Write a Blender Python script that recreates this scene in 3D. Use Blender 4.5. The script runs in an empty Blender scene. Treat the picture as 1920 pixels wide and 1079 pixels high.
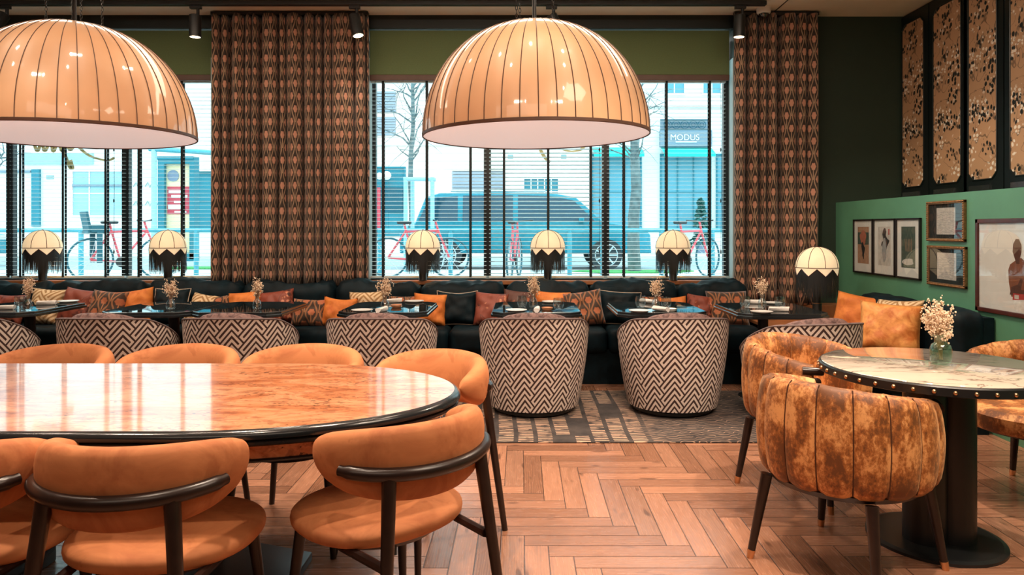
import bpy, math, random
from math import pi, sin, cos, sqrt, atan2, radians as R
from mathutils import Vector, Matrix, noise as mnoise
# ------------------------------------------------------------------ camera, sky, light
H = 1.337; F = 1350.0; CX = 977.0; CY = 429.0          # eye height, focal length in pixels, vanishing point
SC = bpy.context.scene; COL = SC.collection
cam = bpy.data.objects.new('camera', bpy.data.cameras.new('camera')); COL.objects.link(cam)
cam.location = (0, 0, H); cam.rotation_euler = (pi/2, 0, 0)
cam.data.sensor_width = 36; cam.data.lens = F/1920*36
cam.data.shift_x = -(CX-960)/1920; cam.data.shift_y = -(539.5-CY)/1920
cam.data.clip_start = .02; cam.data.clip_end = 200
SC.camera = cam
SC.view_settings.view_transform = 'Standard'; SC.view_settings.look = 'None'
SC.view_settings.gamma = 1; SC.view_settings.use_curve_mapping = False
SC.view_settings.exposure = 0.32
W = bpy.data.worlds.new('sky'); SC.world = W; W.use_nodes = True
bgn = W.node_tree.nodes['Background']; bgn.inputs[0].default_value = (.78, .94, 1.0, 1); bgn.inputs[1].default_value = 2.95
WARM = (1.0, .80, .62)
def spot(x, y, z, tx, ty, tz, power, angle=70, blend=.5, rad=.04, color=WARM, name='ceiling_spotlight'):
    l = bpy.data.lights.new(name, 'SPOT'); l.energy = power; l.color = color; l.spot_size = R(angle); l.spot_blend = blend; l.shadow_soft_size = rad
    o = bpy.data.objects.new(name, l); COL.objects.link(o); o.location = (x, y, z)
    o.rotation_euler = (Vector((tx, ty, tz))-Vector((x, y, z))).to_track_quat('-Z', 'Y').to_euler(); return o
def area(x, y, z, tx, ty, tz, sx, sy, power, color=WARM, name='soft_fill_light'):
    l = bpy.data.lights.new(name, 'AREA'); l.energy = power; l.color = color; l.shape = 'RECTANGLE'; l.size = sx; l.size_y = sy
    o = bpy.data.objects.new(name, l); COL.objects.link(o); o.location = (x, y, z)
    o.rotation_euler = (Vector((tx, ty, tz))-Vector((x, y, z))).to_track_quat('-Z', 'Y').to_euler(); return o
# added soft fill lights under the ceiling, out of view, for ambient brightness
area(-1.0, -.6, 3.30, -.6, 2.6, .4, 3.4, 1.2, 30)
area(1.8, 1.4, 3.34, 1.8, 1.6, 0, 1.2, 1.2, 40)
area(-2.5, 5.0, 3.34, -2.5, 5.2, 0, 4.5, .5, 55)
area(1.0, 4.9, 3.34, 1.0, 5.1, 0, 2.5, .5, 38)
# spotlights of the ceiling tracks (small lamps, crisp shadows, highlights on the domes)
for (x, y, tx, ty, tz, p, a) in [(-1.35, 2.70, -1.2, 2.2, .5, 150, 72), (-.30, 2.55, -.42, 2.3, .5, 130, 66), (-.9, 1.35, -.8, 2.2, .5, 70, 60), (-2.4, 2.2, -1.9, 2.9, .5, 80, 66), (2.2, 4.0, 1.0, 3.3, 0, 200, 62), (1.0, 1.6, .7, 3.3, 0, 200, 62),
                        (-1.25, 3.85, -1.2, 3.4, .5, 16, 90), (-.60, 3.2, -.6, 3.2, .5, 16, 95), (-.55, 2.75, -.5, 2.9, .5, 16, 95), (0, 3.3, .0, 3.4, 0, 16, 95), (.6, 3.2, .6, 3.3, 0, 16, 95),
                        (.75, 2.75, .8, 3.0, .4, 18, 95), (1.5, 3.8, 1.5, 3.7, .4, 26, 85), (-3.7, 3.85, -3.4, 4.2, .5, 16, 90), (-3.0, 3.2, -2.8, 3.2, .5, 16, 95), (-2.0, 3.2, -2.0, 3.2, .5, 16, 95),
                        (-1.9, 2.75, -1.9, 2.9, .5, 16, 95), (-3.0, 2.6, -2.8, 2.8, .5, 16, 95),
                        (2.5, 1.9, 1.6, 3.0, .4, 90, 60), (-.9, .2, -.9, 3.9, 2.1, 55, 45), (1.2, .2, .3, 3.9, 2.1, 60, 45), (2.9, 4.2, 2.4, 3.6, .6, 80, 70), (1.3, 4.3, 3.0, 5.6, 1.1, 110, 60),
                        (.6, 4.4, .6, 5.1, 0, 60, 85), (-1.6, 4.5, -1.6, 5.2, .4, 60, 90), (-3.6, 4.5, -3.6, 5.2, .4, 50, 90)]:
    spot(x, y, 3.28, tx, ty, tz, p, a, rad=.045)
# ------------------------------------------------------------------ helpers
def P(px, py, Y): return Vector(((px-CX)*Y/F, Y, H+(CY-py)*Y/F))
def onz(px, py, Z):
    Y = (H-Z)*F/(py-CY); return Vector(((px-CX)*Y/F, Y, Z))
def rot(x, y, a): return (x*cos(a)-y*sin(a), x*sin(a)+y*cos(a))
class MB:
    def __init__(s): s.v = []; s.f = []; s.uv = []; s.m = []
    def add(s, vs, fs, uvs=None, mat=0):
        n = len(s.v); s.v += [tuple(v) for v in vs]
        for k, f in enumerate(fs):
            s.f.append([i+n for i in f]); s.m.append(mat)
            s.uv += ([uvs[i] for i in f] if uvs else [(0, 0)]*len(f))
        return s
    def box(s, x0, x1, y0, y1, z0, z1, mat=0):
        vs = [(x, y, z) for z in (z0, z1) for y in (y0, y1) for x in (x0, x1)]
        return s.add(vs, [(0, 2, 3, 1), (4, 5, 7, 6), (0, 1, 5, 4), (2, 6, 7, 3), (0, 4, 6, 2), (1, 3, 7, 5)], None, mat)
    def obox(s, c, size, eul=(0, 0, 0), mat=0):
        from mathutils import Euler
        m = Euler(eul).to_matrix(); c = Vector(c); a, b, d = [q/2 for q in size]
        vs = [c+m@Vector((x, y, z)) for z in (-d, d) for y in (-b, b) for x in (-a, a)]
        return s.add(vs, [(0, 2, 3, 1), (4, 5, 7, 6), (0, 1, 5, 4), (2, 6, 7, 3), (0, 4, 6, 2), (1, 3, 7, 5)], None, mat)
    def prism(s, poly, z0, z1, mat=0, inset=0):
        n = len(poly)
        vs = [(x, y, z0) for x, y in poly]+[(x, y, z1) for x, y in poly]
        fs = [tuple(range(n))[::-1], tuple(range(n, 2*n))]+[(i, (i+1) % n, (i+1) % n+n, i+n) for i in range(n)]
        return s.add(vs, fs, None, mat)
    def grid(s, fn, nu, nv, cu=False, cv=False, uvf=None, mat=0, flip=False):
        """fn(u,v), u,v in 0..1"""
        mu = nu if cu else nu+1; mv = nv if cv else nv+1
        vs = [fn(i/nu, j/nv) for j in range(mv) for i in range(mu)]; n = len(s.v); s.v += [tuple(v) for v in vs]
        for j in range(nv):
            for i in range(nu):
                q = [(i, j), (i+1, j), (i+1, j+1), (i, j+1)]
                if flip: q = q[::-1]
                s.f.append([n+(b % mv)*mu+(a % mu) for a, b in q]); s.m.append(mat)
                s.uv += [(uvf(a/nu, b/nv) if uvf else (a/nu, b/nv)) for a, b in q]
        return s
    def lathe(s, prof, n=32, c=(0, 0, 0), cap=True, mat=0, uvf=None):
        k = len(prof)-1
        s.grid(lambda u, v: (c[0]+prof[int(round(v*k))][0]*cos(2*pi*u), c[1]+prof[int(round(v*k))][0]*sin(2*pi*u), c[2]+prof[int(round(v*k))][1]), n, k, cu=True, mat=mat, uvf=uvf)
        if cap:
            for q, fl in ((0, True), (k, False)):
                if prof[q][0] > 1e-5:
                    vs = [(c[0]+prof[q][0]*cos(2*pi*i/n), c[1]+prof[q][0]*sin(2*pi*i/n), c[2]+prof[q][1]) for i in range(n)]
                    s.add(vs, [tuple(range(n))[::-1] if fl else tuple(range(n))], None, mat)
        return s
    def tube(s, pts, r, n=8, cap=True, mat=0, closed=False):
        pts = [Vector(p) for p in pts]; m = len(pts)
        rr = r if isinstance(r, (list, tuple)) else [r]*m
        rings = []; ref = None
        for i, p in enumerate(pts):
            if closed: t = pts[(i+1) % m]-pts[i-1]
            else: t = pts[min(i+1, m-1)]-pts[max(i-1, 0)]
            t.normalize()
            if ref is None:
                ref = Vector((0, 0, 1)) if abs(t.z) < .9 else Vector((1, 0, 0))
            a = (ref-t*ref.dot(t)).normalized(); b = t.cross(a); ref = a
            rings.append([p+(a*cos(2*pi*k/n)+b*sin(2*pi*k/n))*rr[i] for k in range(n)])
        vs = [v for g in rings for v in g]; fs = []
        for i in range(m if closed else m-1):
            for k in range(n):
                a0 = i*n+k; a1 = i*n+(k+1) % n; j = (i+1) % m
                fs.append((a0, a1, j*n+(k+1) % n, j*n+k))
        if cap and not closed: fs += [tuple(range(n))[::-1], tuple((m-1)*n+k for k in range(n))]
        return s.add(vs, fs, None, mat)
    def sph(s, c, r, n=10, m=6, sc=(1, 1, 1), mat=0):
        return s.grid(lambda u, v: (c[0]+r*sc[0]*sin(pi*v)*cos(2*pi*u), c[1]+r*sc[1]*sin(pi*v)*sin(2*pi*u), c[2]-r*sc[2]*cos(pi*v)), n, m, cu=True, mat=mat)
    def build(s, name, mats, parent=None, smooth=True, ang=38, bevel=0, loc=None, seg=2):
        me = bpy.data.meshes.new(name); me.from_pydata(s.v, [], s.f)
        if not isinstance(mats, (list, tuple)): mats = [mats]
        for m in mats: me.materials.append(m)
        if len(mats) > 1: me.polygons.foreach_set('material_index', s.m)
        uv = me.uv_layers.new(name='UVMap'); uv.data.foreach_set('uv', [c for q in s.uv for c in q])
        me.validate(); me.update()
        if smooth:
            me.shade_smooth(); me.set_sharp_from_angle(angle=R(ang))
        o = bpy.data.objects.new(name, me); COL.objects.link(o)
        if parent: o.parent = parent
        if loc: o.location = loc
        if bevel:
            b = o.modifiers.new('bevel', 'BEVEL'); b.width = bevel; b.segments = seg; b.limit_method = 'ANGLE'; b.angle_limit = R(40)
            if smooth is not None: 
                me.shade_smooth(); w = o.modifiers.new('wn', 'WEIGHTED_NORMAL')
        return o
def thing(name, label, cat, loc=(0, 0, 0), rz=0, group=None):
    o = bpy.data.objects.new(name, None); COL.objects.link(o); o.location = loc; o.rotation_euler = (0, 0, rz); o.empty_display_size = .1
    return tag(o, label, cat, group)
def tag(o, label, cat, group=None):
    o['label'] = label; o['category'] = cat
    if group: o['group'] = group
    return o
def struct(o): o['kind'] = 'structure'; return o
def dup(root, loc=None, rz=None, label=None, group=None):
    def cp(o, par):
        c = o.copy(); COL.objects.link(c)
        if par: c.parent = par
        for ch in list(kids.get(o, [])): cp(ch, c)
        return c
    kids = {}
    for ob in list(root.children_recursive): kids.setdefault(ob.parent, []).append(ob)
    r = cp(root, None)
    if loc is not None: r.location = loc
    if rz is not None: r.rotation_euler = (0, 0, rz)
    if label: r['label'] = label
    if group: r['group'] = group
    return r
# ------------------------------------------------------------------ materials
class NT:
    def __init__(s, name):
        s.m = bpy.data.materials.new(name); s.m.use_nodes = True; s.t = s.m.node_tree; s.n = s.t.nodes; s.p = s.n['Principled BSDF']; s.out = s.n['Material Output']
    def new(s, ty, **kw):
        n = s.n.new(ty)
        for k, v in kw.items(): setattr(n, k, v)
        return n
    def link(s, a, b): s.t.links.new(a, b)
    def val(s, inp, v):
        if hasattr(v, 'is_output') or isinstance(v, bpy.types.NodeSocket): s.link(v, inp)
        else: inp.default_value = v
    def math(s, op, a, b=0, c=None, clamp=False):
        n = s.new('ShaderNodeMath', operation=op, use_clamp=clamp); s.val(n.inputs[0], a); s.val(n.inputs[1], b)
        if c is not None: s.val(n.inputs[2], c)
        return n.outputs[0]
    def mix(s, f, a, b):
        n = s.new('ShaderNodeMix', data_type='RGBA'); s.val(n.inputs['Factor'], f)
        for k, q in ((6, a), (7, b)):
            s.val(n.inputs[k], q if not isinstance(q, tuple) else (q[0], q[1], q[2], 1))
        return n.outputs[2]
    def coord(s, kind='Object'): return s.new('ShaderNodeTexCoord').outputs[kind]
    def sep(s, v):
        n = s.new('ShaderNodeSeparateXYZ'); s.link(v, n.inputs[0]); return n.outputs
    def comb(s, x=0, y=0, z=0):
        n = s.new('ShaderNodeCombineXYZ')
        for k, q in enumerate((x, y, z)): s.val(n.inputs[k], q)
        return n.outputs[0]
    def noise(s, vec, scale, detail=3, rough=.5, dist=0, out=0):
        n = s.new('ShaderNodeTexNoise'); s.link(vec, n.inputs['Vector']); n.inputs['Scale'].default_value = scale; n.inputs['Detail'].default_value = detail
        n.inputs['Roughness'].default_value = rough; n.inputs['Distortion'].default_value = dist; return n.outputs[out]
    def ramp(s, f, stops):
        n = s.new('ShaderNodeValToRGB'); s.link(f, n.inputs[0]); e = n.color_ramp.elements
        while len(e) < len(stops): e.new(.5)
        for k, (p, c) in enumerate(stops): e[k].position = p; e[k].color = (c[0], c[1], c[2], 1) if isinstance(c, tuple) else (c, c, c, 1)
        return n.outputs[0]
    def maprange(s, v, a, b, c=0, d=1):
        n = s.new('ShaderNodeMapRange'); s.link(v, n.inputs[0])
        for k, q in enumerate((a, b, c, d)): n.inputs[k+1].default_value = q
        return n.outputs[0]
    def step(s, v, e, w=.02): return s.maprange(v, e-w, e+w)
    def bump(s, h, strength=.2, dist=.01):
        n = s.new('ShaderNodeBump'); s.link(h, n.inputs['Height']); n.inputs['Strength'].default_value = strength; n.inputs['Distance'].default_value = dist
        s.link(n.outputs[0], s.p.inputs['Normal'])
    def set(s, color=None, rough=None, metal=None, **kw):
        if color is not None: s.val(s.p.inputs['Base Color'], color if not isinstance(color, tuple) else (color[0], color[1], color[2], 1))
        if rough is not None: s.val(s.p.inputs['Roughness'], rough)
        if metal is not None: s.p.inputs['Metallic'].default_value = metal
        for k, v in kw.items(): s.val(s.p.inputs[k.replace('_', ' ')], v)
        return s
def simple(name, c, rough=.5, metal=0, var=.12, scale=12, bump=0, **kw):
    """plain material with a little procedural variation"""
    t = NT(name); n = t.noise(t.coord(), scale, 4)
    lo = tuple(q*(1-var) for q in c); hi = tuple(min(1, q*(1+var)) for q in c)
    t.set(t.ramp(n, [(.3, lo), (.7, hi)]), rough, metal, **kw)
    if bump: t.bump(n, bump, .004)
    return t.m
def srgb(r, g, b): return tuple((c/255/12.92 if c/255 <= .04045 else ((c/255+.055)/1.055)**2.4) for c in (r, g, b))
M = {}
M['black'] = simple('black_metal', (.012, .013, .014), .35)
M['darkwood'] = simple('dark_stained_wood', srgb(40, 27, 23), .3, 0, .25, 20)
M['brass'] = simple('brass', (.75, .45, .25), .3, 1)
M['chrome'] = simple('steel', (.5, .5, .52), .25, 1)
M['white'] = simple('white_ceramic', (.75, .72, .68), .25, 0, .04)
M['napkin'] = simple('white_linen', (.78, .74, .70), .85, 0, .06, 60, .3)
M['ivory'] = simple('ivory_plastic', (.75, .68, .62), .4, 0, .03)
M['teal_metal'] = simple('teal_painted_steel', srgb(70, 150, 165), .4)
M['grey_stone'] = simple('pale_stone', (.62, .60, .58), .8)
M['rubber'] = simple('black_rubber', (.02, .03, .035), .6)
M['pinkpaint'] = simple('pink_red_paint', srgb(215, 80, 90), .35)
M['carpaint'] = simple('haze_tinted_car_paint', srgb(44, 132, 150), .18, .2)  # cyan haze of the window glass is put into the car colour
M['carglass'] = simple('dark_car_glass', srgb(12, 62, 80), .08)
M['silver'] = simple('silver_paint', (.6, .66, .68), .3, .4)
M['bark'] = simple('bark', srgb(96, 110, 112), .9, 0, .4, 8, .5)
M['grass'] = simple('grass', srgb(70, 150, 80), .9, 0, .4, 30)
M['leaf'] = simple('dark_leaf', srgb(30, 90, 85), .7, 0, .5, 20)

def m_floor():
    t = NT('herringbone_oak'); x, y, _ = t.sep(t.coord()); w = .1
    u = t.math('DIVIDE', t.math('SUBTRACT', x, .014), w); v = t.math('DIVIDE', t.math('SUBTRACT', y, .034), w)
    i = t.math('FLOOR', u); j = t.math('FLOOR', v); fu = t.math('SUBTRACT', u, i); fv = t.math('SUBTRACT', v, j)
    tt = t.math('FLOORED_MODULO', t.math('ADD', t.math('ADD', i, j), 6.0), 12.0)
    isv = t.math('GREATER_THAN', tt, 5.5)
    s_ = t.math('SUBTRACT', tt, 6.0)
    alongH = t.math('ADD', tt, fu); alongV = t.math('ADD', s_, fv)
    def sel(a, b): return t.math('ADD', t.math('MULTIPLY', a, t.math('SUBTRACT', 1.0, isv)), t.math('MULTIPLY', b, isv))
    along = sel(alongH, alongV); across = sel(fv, fu)
    ida = sel(t.math('SUBTRACT', i, tt), i); idb = sel(j, t.math('ADD', t.math('SUBTRACT', j, s_), 371.0))
    wn = t.new('ShaderNodeTexWhiteNoise', noise_dimensions='3D'); t.link(t.comb(ida, idb, isv), wn.inputs['Vector'])
    r = wn.outputs['Value']; rs = t.sep(wn.outputs['Color'])
    gv = t.comb(t.math('ADD', t.math('MULTIPLY', along, .10), t.math('MULTIPLY', r, 50)), t.math('ADD', across, t.math('MULTIPLY', rs[1], 30)), 0)
    g1 = t.noise(gv, 5, 5, .6, 1.2); 
    wv = t.new('ShaderNodeTexWave', wave_type='BANDS', bands_direction='Y'); t.link(gv, wv.inputs['Vector']); wv.inputs['Scale'].default_value = 3.0; wv.inputs['Distortion'].default_value = 9; wv.inputs['Detail'].default_value = 3
    base = t.ramp(r, [(0, srgb(122, 82, 62)), (.45, srgb(166, 118, 94)), (.75, srgb(184, 130, 102)), (1, srgb(146, 106, 86))])
    c = t.mix(t.math('MULTIPLY', t.ramp(g1, [(.30, 1.0), (.60, 0.0)]), .34), base, srgb(84, 46, 28))
    c = t.mix(t.math('MULTIPLY', wv.outputs['Fac'], .22), c, srgb(205, 150, 112))
    kn = t.noise(t.comb(t.math('ADD', t.math('MULTIPLY', along, .35), t.math('MULTIPLY', r, 9)), t.math('ADD', across, t.math('MULTIPLY', rs[0], 9)), 0), 1.6, 1)
    c = t.mix(t.math('MULTIPLY', t.step(kn, .72, .04), .6), c, srgb(50, 26, 18))
    e1 = t.math('MINIMUM', across, t.math('SUBTRACT', 1.0, across)); e2 = t.math('MINIMUM', along, t.math('SUBTRACT', 6.0, along))
    e = t.math('MINIMUM', e1, e2); gap = t.maprange(e, .012, .035, 1, 0)
    c = t.mix(t.math('MULTIPLY', gap, .8), c, srgb(36, 20, 14))
    t.set(c, t.maprange(g1, .3, .7, .16, .32)); t.bump(t.math('SUBTRACT', t.math('MULTIPLY', g1, .15), gap), .25, .002); return t.m
M['floor'] = m_floor()
def m_paint(name, c, rough=.55, var=.08):
    t = NT(name); n = t.noise(t.coord(), 3, 5, .6); n2 = t.noise(t.coord(), 180, 2)
    t.set(t.ramp(n, [(.3, tuple(q*(1-var) for q in c)), (.7, tuple(q*(1+var) for q in c))]), rough); t.bump(n2, .06, .002); return t.m
M['green'] = m_paint('green_wall_paint', srgb(88, 142, 112), .42)
M['darkgreen'] = m_paint('dark_green_paint', srgb(36, 52, 40), .6)
M['blackgreen'] = m_paint('black_green_lacquer', srgb(18, 26, 26), .35)
M['ceil'] = m_paint('ceiling_plaster', srgb(244, 228, 206), .8, .04)
M['reveal'] = m_paint('pale_reveal_paint', srgb(190, 205, 205), .6)
M['roller'] = simple('olive_roller_fabric', srgb(98, 116, 76), .8, 0, .06, 90, .2)
def m_velvet(name, dark, light, scale=14, rough=.75, sheen=.6, lo=.42, hi=.62, dist=.6, bump=.15, marks=False):
    t = NT(name); o = t.coord(); a = t.noise(o, scale, 5, .62, dist); b = t.noise(o, scale*14, 2)
    t.set(t.ramp(a, [(lo, dark), (hi, light)]), rough, Sheen_Weight=sheen, Sheen_Roughness=.4); t.p.inputs['Sheen Tint'].default_value = (light[0], light[1], light[2], 1)
    if marks:
        k = t.noise(o, 11, 3, .6, .6); cc = t.mix(t.math('MULTIPLY', t.step(k, .63, .03), .55), t.p.inputs['Base Color'].links[0].from_socket, dark); t.link(cc, t.p.inputs['Base Color'])
    t.bump(b, bump, .002); return t.m
M['suede'] = m_velvet('orange_suede', srgb(164, 94, 52), srgb(194, 122, 74), 5, .8, .35, .30, .55, 1.2, .08, True)
def m_crush():
    t = NT('crushed_orange_velvet'); o = t.coord(); mp = t.new('ShaderNodeMapping'); t.link(o, mp.inputs[0]); mp.inputs['Scale'].default_value = (1, 1, .7)
    a = t.noise(mp.outputs[0], 9, 3, .6, .15); b = t.noise(mp.outputs[0], 70, 4, .75, .2); k = t.math('ADD', t.math('MULTIPLY', a, .62), t.math('MULTIPLY', b, .38))
    c = t.ramp(k, [(.43, srgb(108, 62, 26)), (.50, srgb(162, 96, 42)), (.58, srgb(224, 160, 98))])
    t.set(c, .6, Sheen_Weight=.5, Sheen_Roughness=.35); t.p.inputs['Sheen Tint'].default_value = (.9, .55, .28, 1); t.bump(b, .25, .003); return t.m
M['crush'] = m_crush()
M['orangepil'] = m_velvet('orange_pillow_velvet', srgb(198, 100, 36), srgb(228, 134, 58), 9, .7, .4, .35, .6, .6)
M['blackvelvet'] = m_velvet('black_teal_velvet', srgb(4, 15, 20), srgb(10, 32, 40), 6, .6, .03, .35, .65, .5)
M['blackvelvet'].node_tree.nodes['Principled BSDF'].inputs['Specular IOR Level'].default_value = .18
M['brownvelvet'] = m_velvet('mauve_brown_velvet', srgb(84, 60, 58), srgb(142, 110, 104), 30, .7, .5, .4, .6, 1)
M['floralpil'] = None
def m_damask(name, bg, line, flower, pu=.083, pv=.24, rough=.75):
    t = NT(name); uv = t.sep(t.coord('UV')); u = t.math('DIVIDE', uv[0], pu); v = t.math('DIVIDE', uv[1], pv)
    cv = t.math('COSINE', t.math('MULTIPLY', v, 2*pi)); fu_ = t.math('FRACT', u)
    l1 = t.math('ADD', .25, t.math('MULTIPLY', cv, .15)); l2 = t.math('SUBTRACT', .75, t.math('MULTIPLY', cv, .15))
    dl = t.math('MINIMUM', t.math('ABSOLUTE', t.math('SUBTRACT', fu_, l1)), t.math('ABSOLUTE', t.math('SUBTRACT', fu_, l2)))
    ln = t.math('SUBTRACT', 1.0, t.step(dl, .052, .02)); core = t.math('SUBTRACT', 1.0, t.step(dl, .012, .01))
    inner = t.math('MULTIPLY', t.math('GREATER_THAN', fu_, l1), t.math('LESS_THAN', fu_, l2))
    # flower heads at (0,0) and (.5,.5)
    off = t.math('MULTIPLY', inner, .5)
    du = t.math('SUBTRACT', t.math('FRACT', t.math('ADD', t.math('ADD', u, off), .5)), .5)
    dv = t.math('SUBTRACT', t.math('FRACT', t.math('ADD', t.math('ADD', v, off), .5)), .5)
    dx = t.math('DIVIDE', du, .30); dy = t.math('DIVIDE', t.math('SUBTRACT', dv, .02), .175)
    r = t.math('SQRT', t.math('ADD', t.math('MULTIPLY', dx, dx), t.math('MULTIPLY', dy, dy)))
    th = t.math('ARCTAN2', dx, dy); pet = t.math('MULTIPLY', t.math('COSINE', t.math('MULTIPLY', th, 6.0)), .07)
    fl = t.math('SUBTRACT', 1.0, t.step(t.math('ADD', r, pet), .80, .08))
    vein = t.step(t.math('COSINE', t.math('MULTIPLY', th, 14.0)), .82, .15)
    stem = t.math('MULTIPLY', t.math('LESS_THAN', t.math('ABSOLUTE', du), .035), t.math('LESS_THAN', dv, -.06))
    c = t.mix(ln, bg, line); c = t.mix(core, c, tuple(q*.45 for q in line)); c = t.mix(fl, c, flower)
    c = t.mix(t.math('MULTIPLY', t.math('MULTIPLY', vein, fl), .5), c, line); c = t.mix(stem, c, line)
    n = t.noise(t.coord('UV'), 260, 2); c = t.mix(t.math('MULTIPLY', n, .35), c, bg)
    t.set(c, rough, Sheen_Weight=.2); t.bump(n, .15, .002); return t.m
M['damask'] = m_damask('damask_curtain', srgb(46, 32, 22), srgb(180, 146, 116), srgb(200, 140, 114))
M['damaskpil'] = m_damask('damask_pillow', srgb(62, 42, 28), srgb(178, 118, 76), srgb(190, 106, 66), .13, .22)
def m_zig(name, dark, light, w, P_, slope, rough=.85):
    """interlocking chevrons: mitred at the peaks, butted like herringbone in the valleys; every plank is a light ring round a dark core"""
    t = NT(name); uv = t.sep(t.coord('UV')); xs = t.math('MULTIPLY', uv[0], slope)
    x = t.math('SUBTRACT', xs, t.math('MULTIPLY', t.math('ROUND', t.math('DIVIDE', xs, P_)), P_))      # valley at 0, peaks at +-P/2
    y = uv[1]
    a = t.math('DIVIDE', t.math('ADD', y, x), w); b = t.math('DIVIDE', t.math('SUBTRACT', y, x), w)
    A = t.math('FLOOR', a); B = t.math('FLOOR', b); down = t.math('LESS_THAN', A, t.math('SUBTRACT', B, .5))
    fa = t.math('SUBTRACT', a, A); fb = t.math('SUBTRACT', b, B)
    def sel(p, q): return t.math('ADD', t.math('MULTIPLY', p, down), t.math('MULTIPLY', q, t.math('SUBTRACT', 1.0, down)))
    f = sel(fa, fb)
    e = sel(t.math('SUBTRACT', b, t.math('ADD', A, 1.0)), t.math('SUBTRACT', a, B))
    dd = t.math('MINIMUM', t.math('MINIMUM', f, t.math('SUBTRACT', 1.0, f)), e)
    cr = t.math('MULTIPLY', t.math('GREATER_THAN', dd, .105), t.math('LESS_THAN', dd, .375))
    n = t.noise(t.coord('UV'), 500, 2); c = t.mix(cr, dark, light); c = t.mix(t.math('MULTIPLY', n, .2), c, dark)
    t.set(c, rough); t.bump(n, .2, .002); return t.m
M['zigzag'] = m_zig('brown_cream_zigzag', srgb(66, 44, 40), srgb(236, 220, 208), .090, .186, 1.19)
M['zigpil'] = m_zig('gold_cream_zigzag', srgb(168, 128, 84), srgb(232, 204, 164), .10, .22, 1.1)
def m_floral(name, bg, dk, lt, s=1.0, coord='Object'):
    t = NT(name); o = t.coord(coord)
    def dots(sc, thr, off, stretch, soft=.03):
        mp = t.new('ShaderNodeMapping'); t.link(o, mp.inputs[0]); mp.inputs['Location'].default_value = off; mp.inputs['Scale'].default_value = stretch
        dn = t.noise(mp.outputs[0], 6*s, 2, out=1)
        vm = t.new('ShaderNodeVectorMath', operation='MULTIPLY_ADD'); t.link(dn, vm.inputs[0]); vm.inputs[1].default_value = (.05, .05, .05); t.link(mp.outputs[0], vm.inputs[2])
        vo = t.new('ShaderNodeTexVoronoi'); vo.inputs['Scale'].default_value = sc*s; t.link(vm.outputs[0], vo.inputs['Vector']); vo.inputs['Randomness'].default_value = .8
        return t.math('SUBTRACT', 1.0, t.step(vo.outputs['Distance'], thr, soft))
    m1 = t.step(t.noise(o, 6*s, 2, .5), .50, .02)
    mp2 = t.new('ShaderNodeMapping'); t.link(o, mp2.inputs[0]); mp2.inputs['Location'].default_value = (3.1, 4.7, 1.3)
    m2 = t.step(t.noise(mp2.outputs[0], 6*s, 2, .5), .48, .02)
    c = t.mix(t.math('MULTIPLY', dots(30, .40, (0, 0, 0), (1, 1, 1.0)), m2), bg, lt)
    c = t.mix(t.math('MULTIPLY', dots(32, .44, (5, 2, 1), (1, 1, .75)), m1), c, dk)
    tw = t.math('ABSOLUTE', t.math('SUBTRACT', t.noise(o, 7*s, 1, .5, .5), .5)); c = t.mix(t.math('MULTIPLY', t.math('SUBTRACT', 1.0, t.step(tw, .008, .004)), .6), c, dk)
    t.set(c, .6); return t.m
M['wallpaper'] = m_floral('floral_wallpaper', srgb(190, 148, 112), srgb(22, 28, 26), srgb(236, 222, 204), .9)
M['floralpil'] = m_floral('floral_velvet', srgb(138, 66, 48), srgb(72, 36, 30), srgb(206, 134, 100), .7)
M['floraldark'] = m_floral('dark_floral_velvet', srgb(92, 52, 40), srgb(44, 26, 22), srgb(176, 100, 66), .7)
def m_burl():
    t = NT('burl_veneer'); o = t.coord(); mp = t.new('ShaderNodeMapping'); t.link(o, mp.inputs[0]); mp.inputs['Scale'].default_value = (.7, 1.6, 1)
    a = t.noise(mp.outputs[0], 3.2, 6, .62, 1.6); b = t.noise(mp.outputs[0], 26, 3, .6, .8); k = t.math('MULTIPLY', t.noise(mp.outputs[0], 60, 2, .5, .3), t.maprange(t.noise(mp.outputs[0], 5, 2), .35, .62, .75, 1.08))
    c = t.ramp(a, [(.32, srgb(170, 96, 56)), (.44, srgb(212, 134, 86)), (.56, srgb(232, 166, 120)), (.68, srgb(194, 114, 68))])
    c = t.mix(t.math('MULTIPLY', t.step(b, .56, .05), .5), c, srgb(130, 56, 22))
    c = t.mix(t.math('MULTIPLY', t.step(k, .64, .02), .8), c, srgb(62, 26, 14))
    t.set(c, .28, Coat_Weight=1.0, Coat_Roughness=.07, Coat_IOR=1.5); return t.m
M['burl'] = m_burl()
def m_marble():
    t = NT('cream_marble'); o = t.coord(); mp = t.new('ShaderNodeMapping'); t.link(o, mp.inputs[0]); mp.inputs['Scale'].default_value = (.6, 2.4, 1); mp.inputs['Rotation'].default_value = (0, 0, .35)
    a = t.noise(mp.outputs[0], 2.2, 7, .6, 1.4); v = t.math('ABSOLUTE', t.math('SUBTRACT', a, .5)); vein = t.math('SUBTRACT', 1.0, t.step(v, .012, .010))
    b = t.noise(o, 1.6, 4); c = t.ramp(b, [(.3, srgb(190, 176, 160)), (.7, srgb(222, 208, 192))])
    c = t.mix(t.math('MULTIPLY', vein, .75), c, srgb(84, 62, 50)); t.set(c, .05, Coat_Weight=1.0, Coat_Roughness=.02); return t.m
M['marble'] = m_marble()
M['blackglass'] = simple('black_glass', (.006, .010, .012), .025, 0, .05, IOR=2.1)

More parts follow.
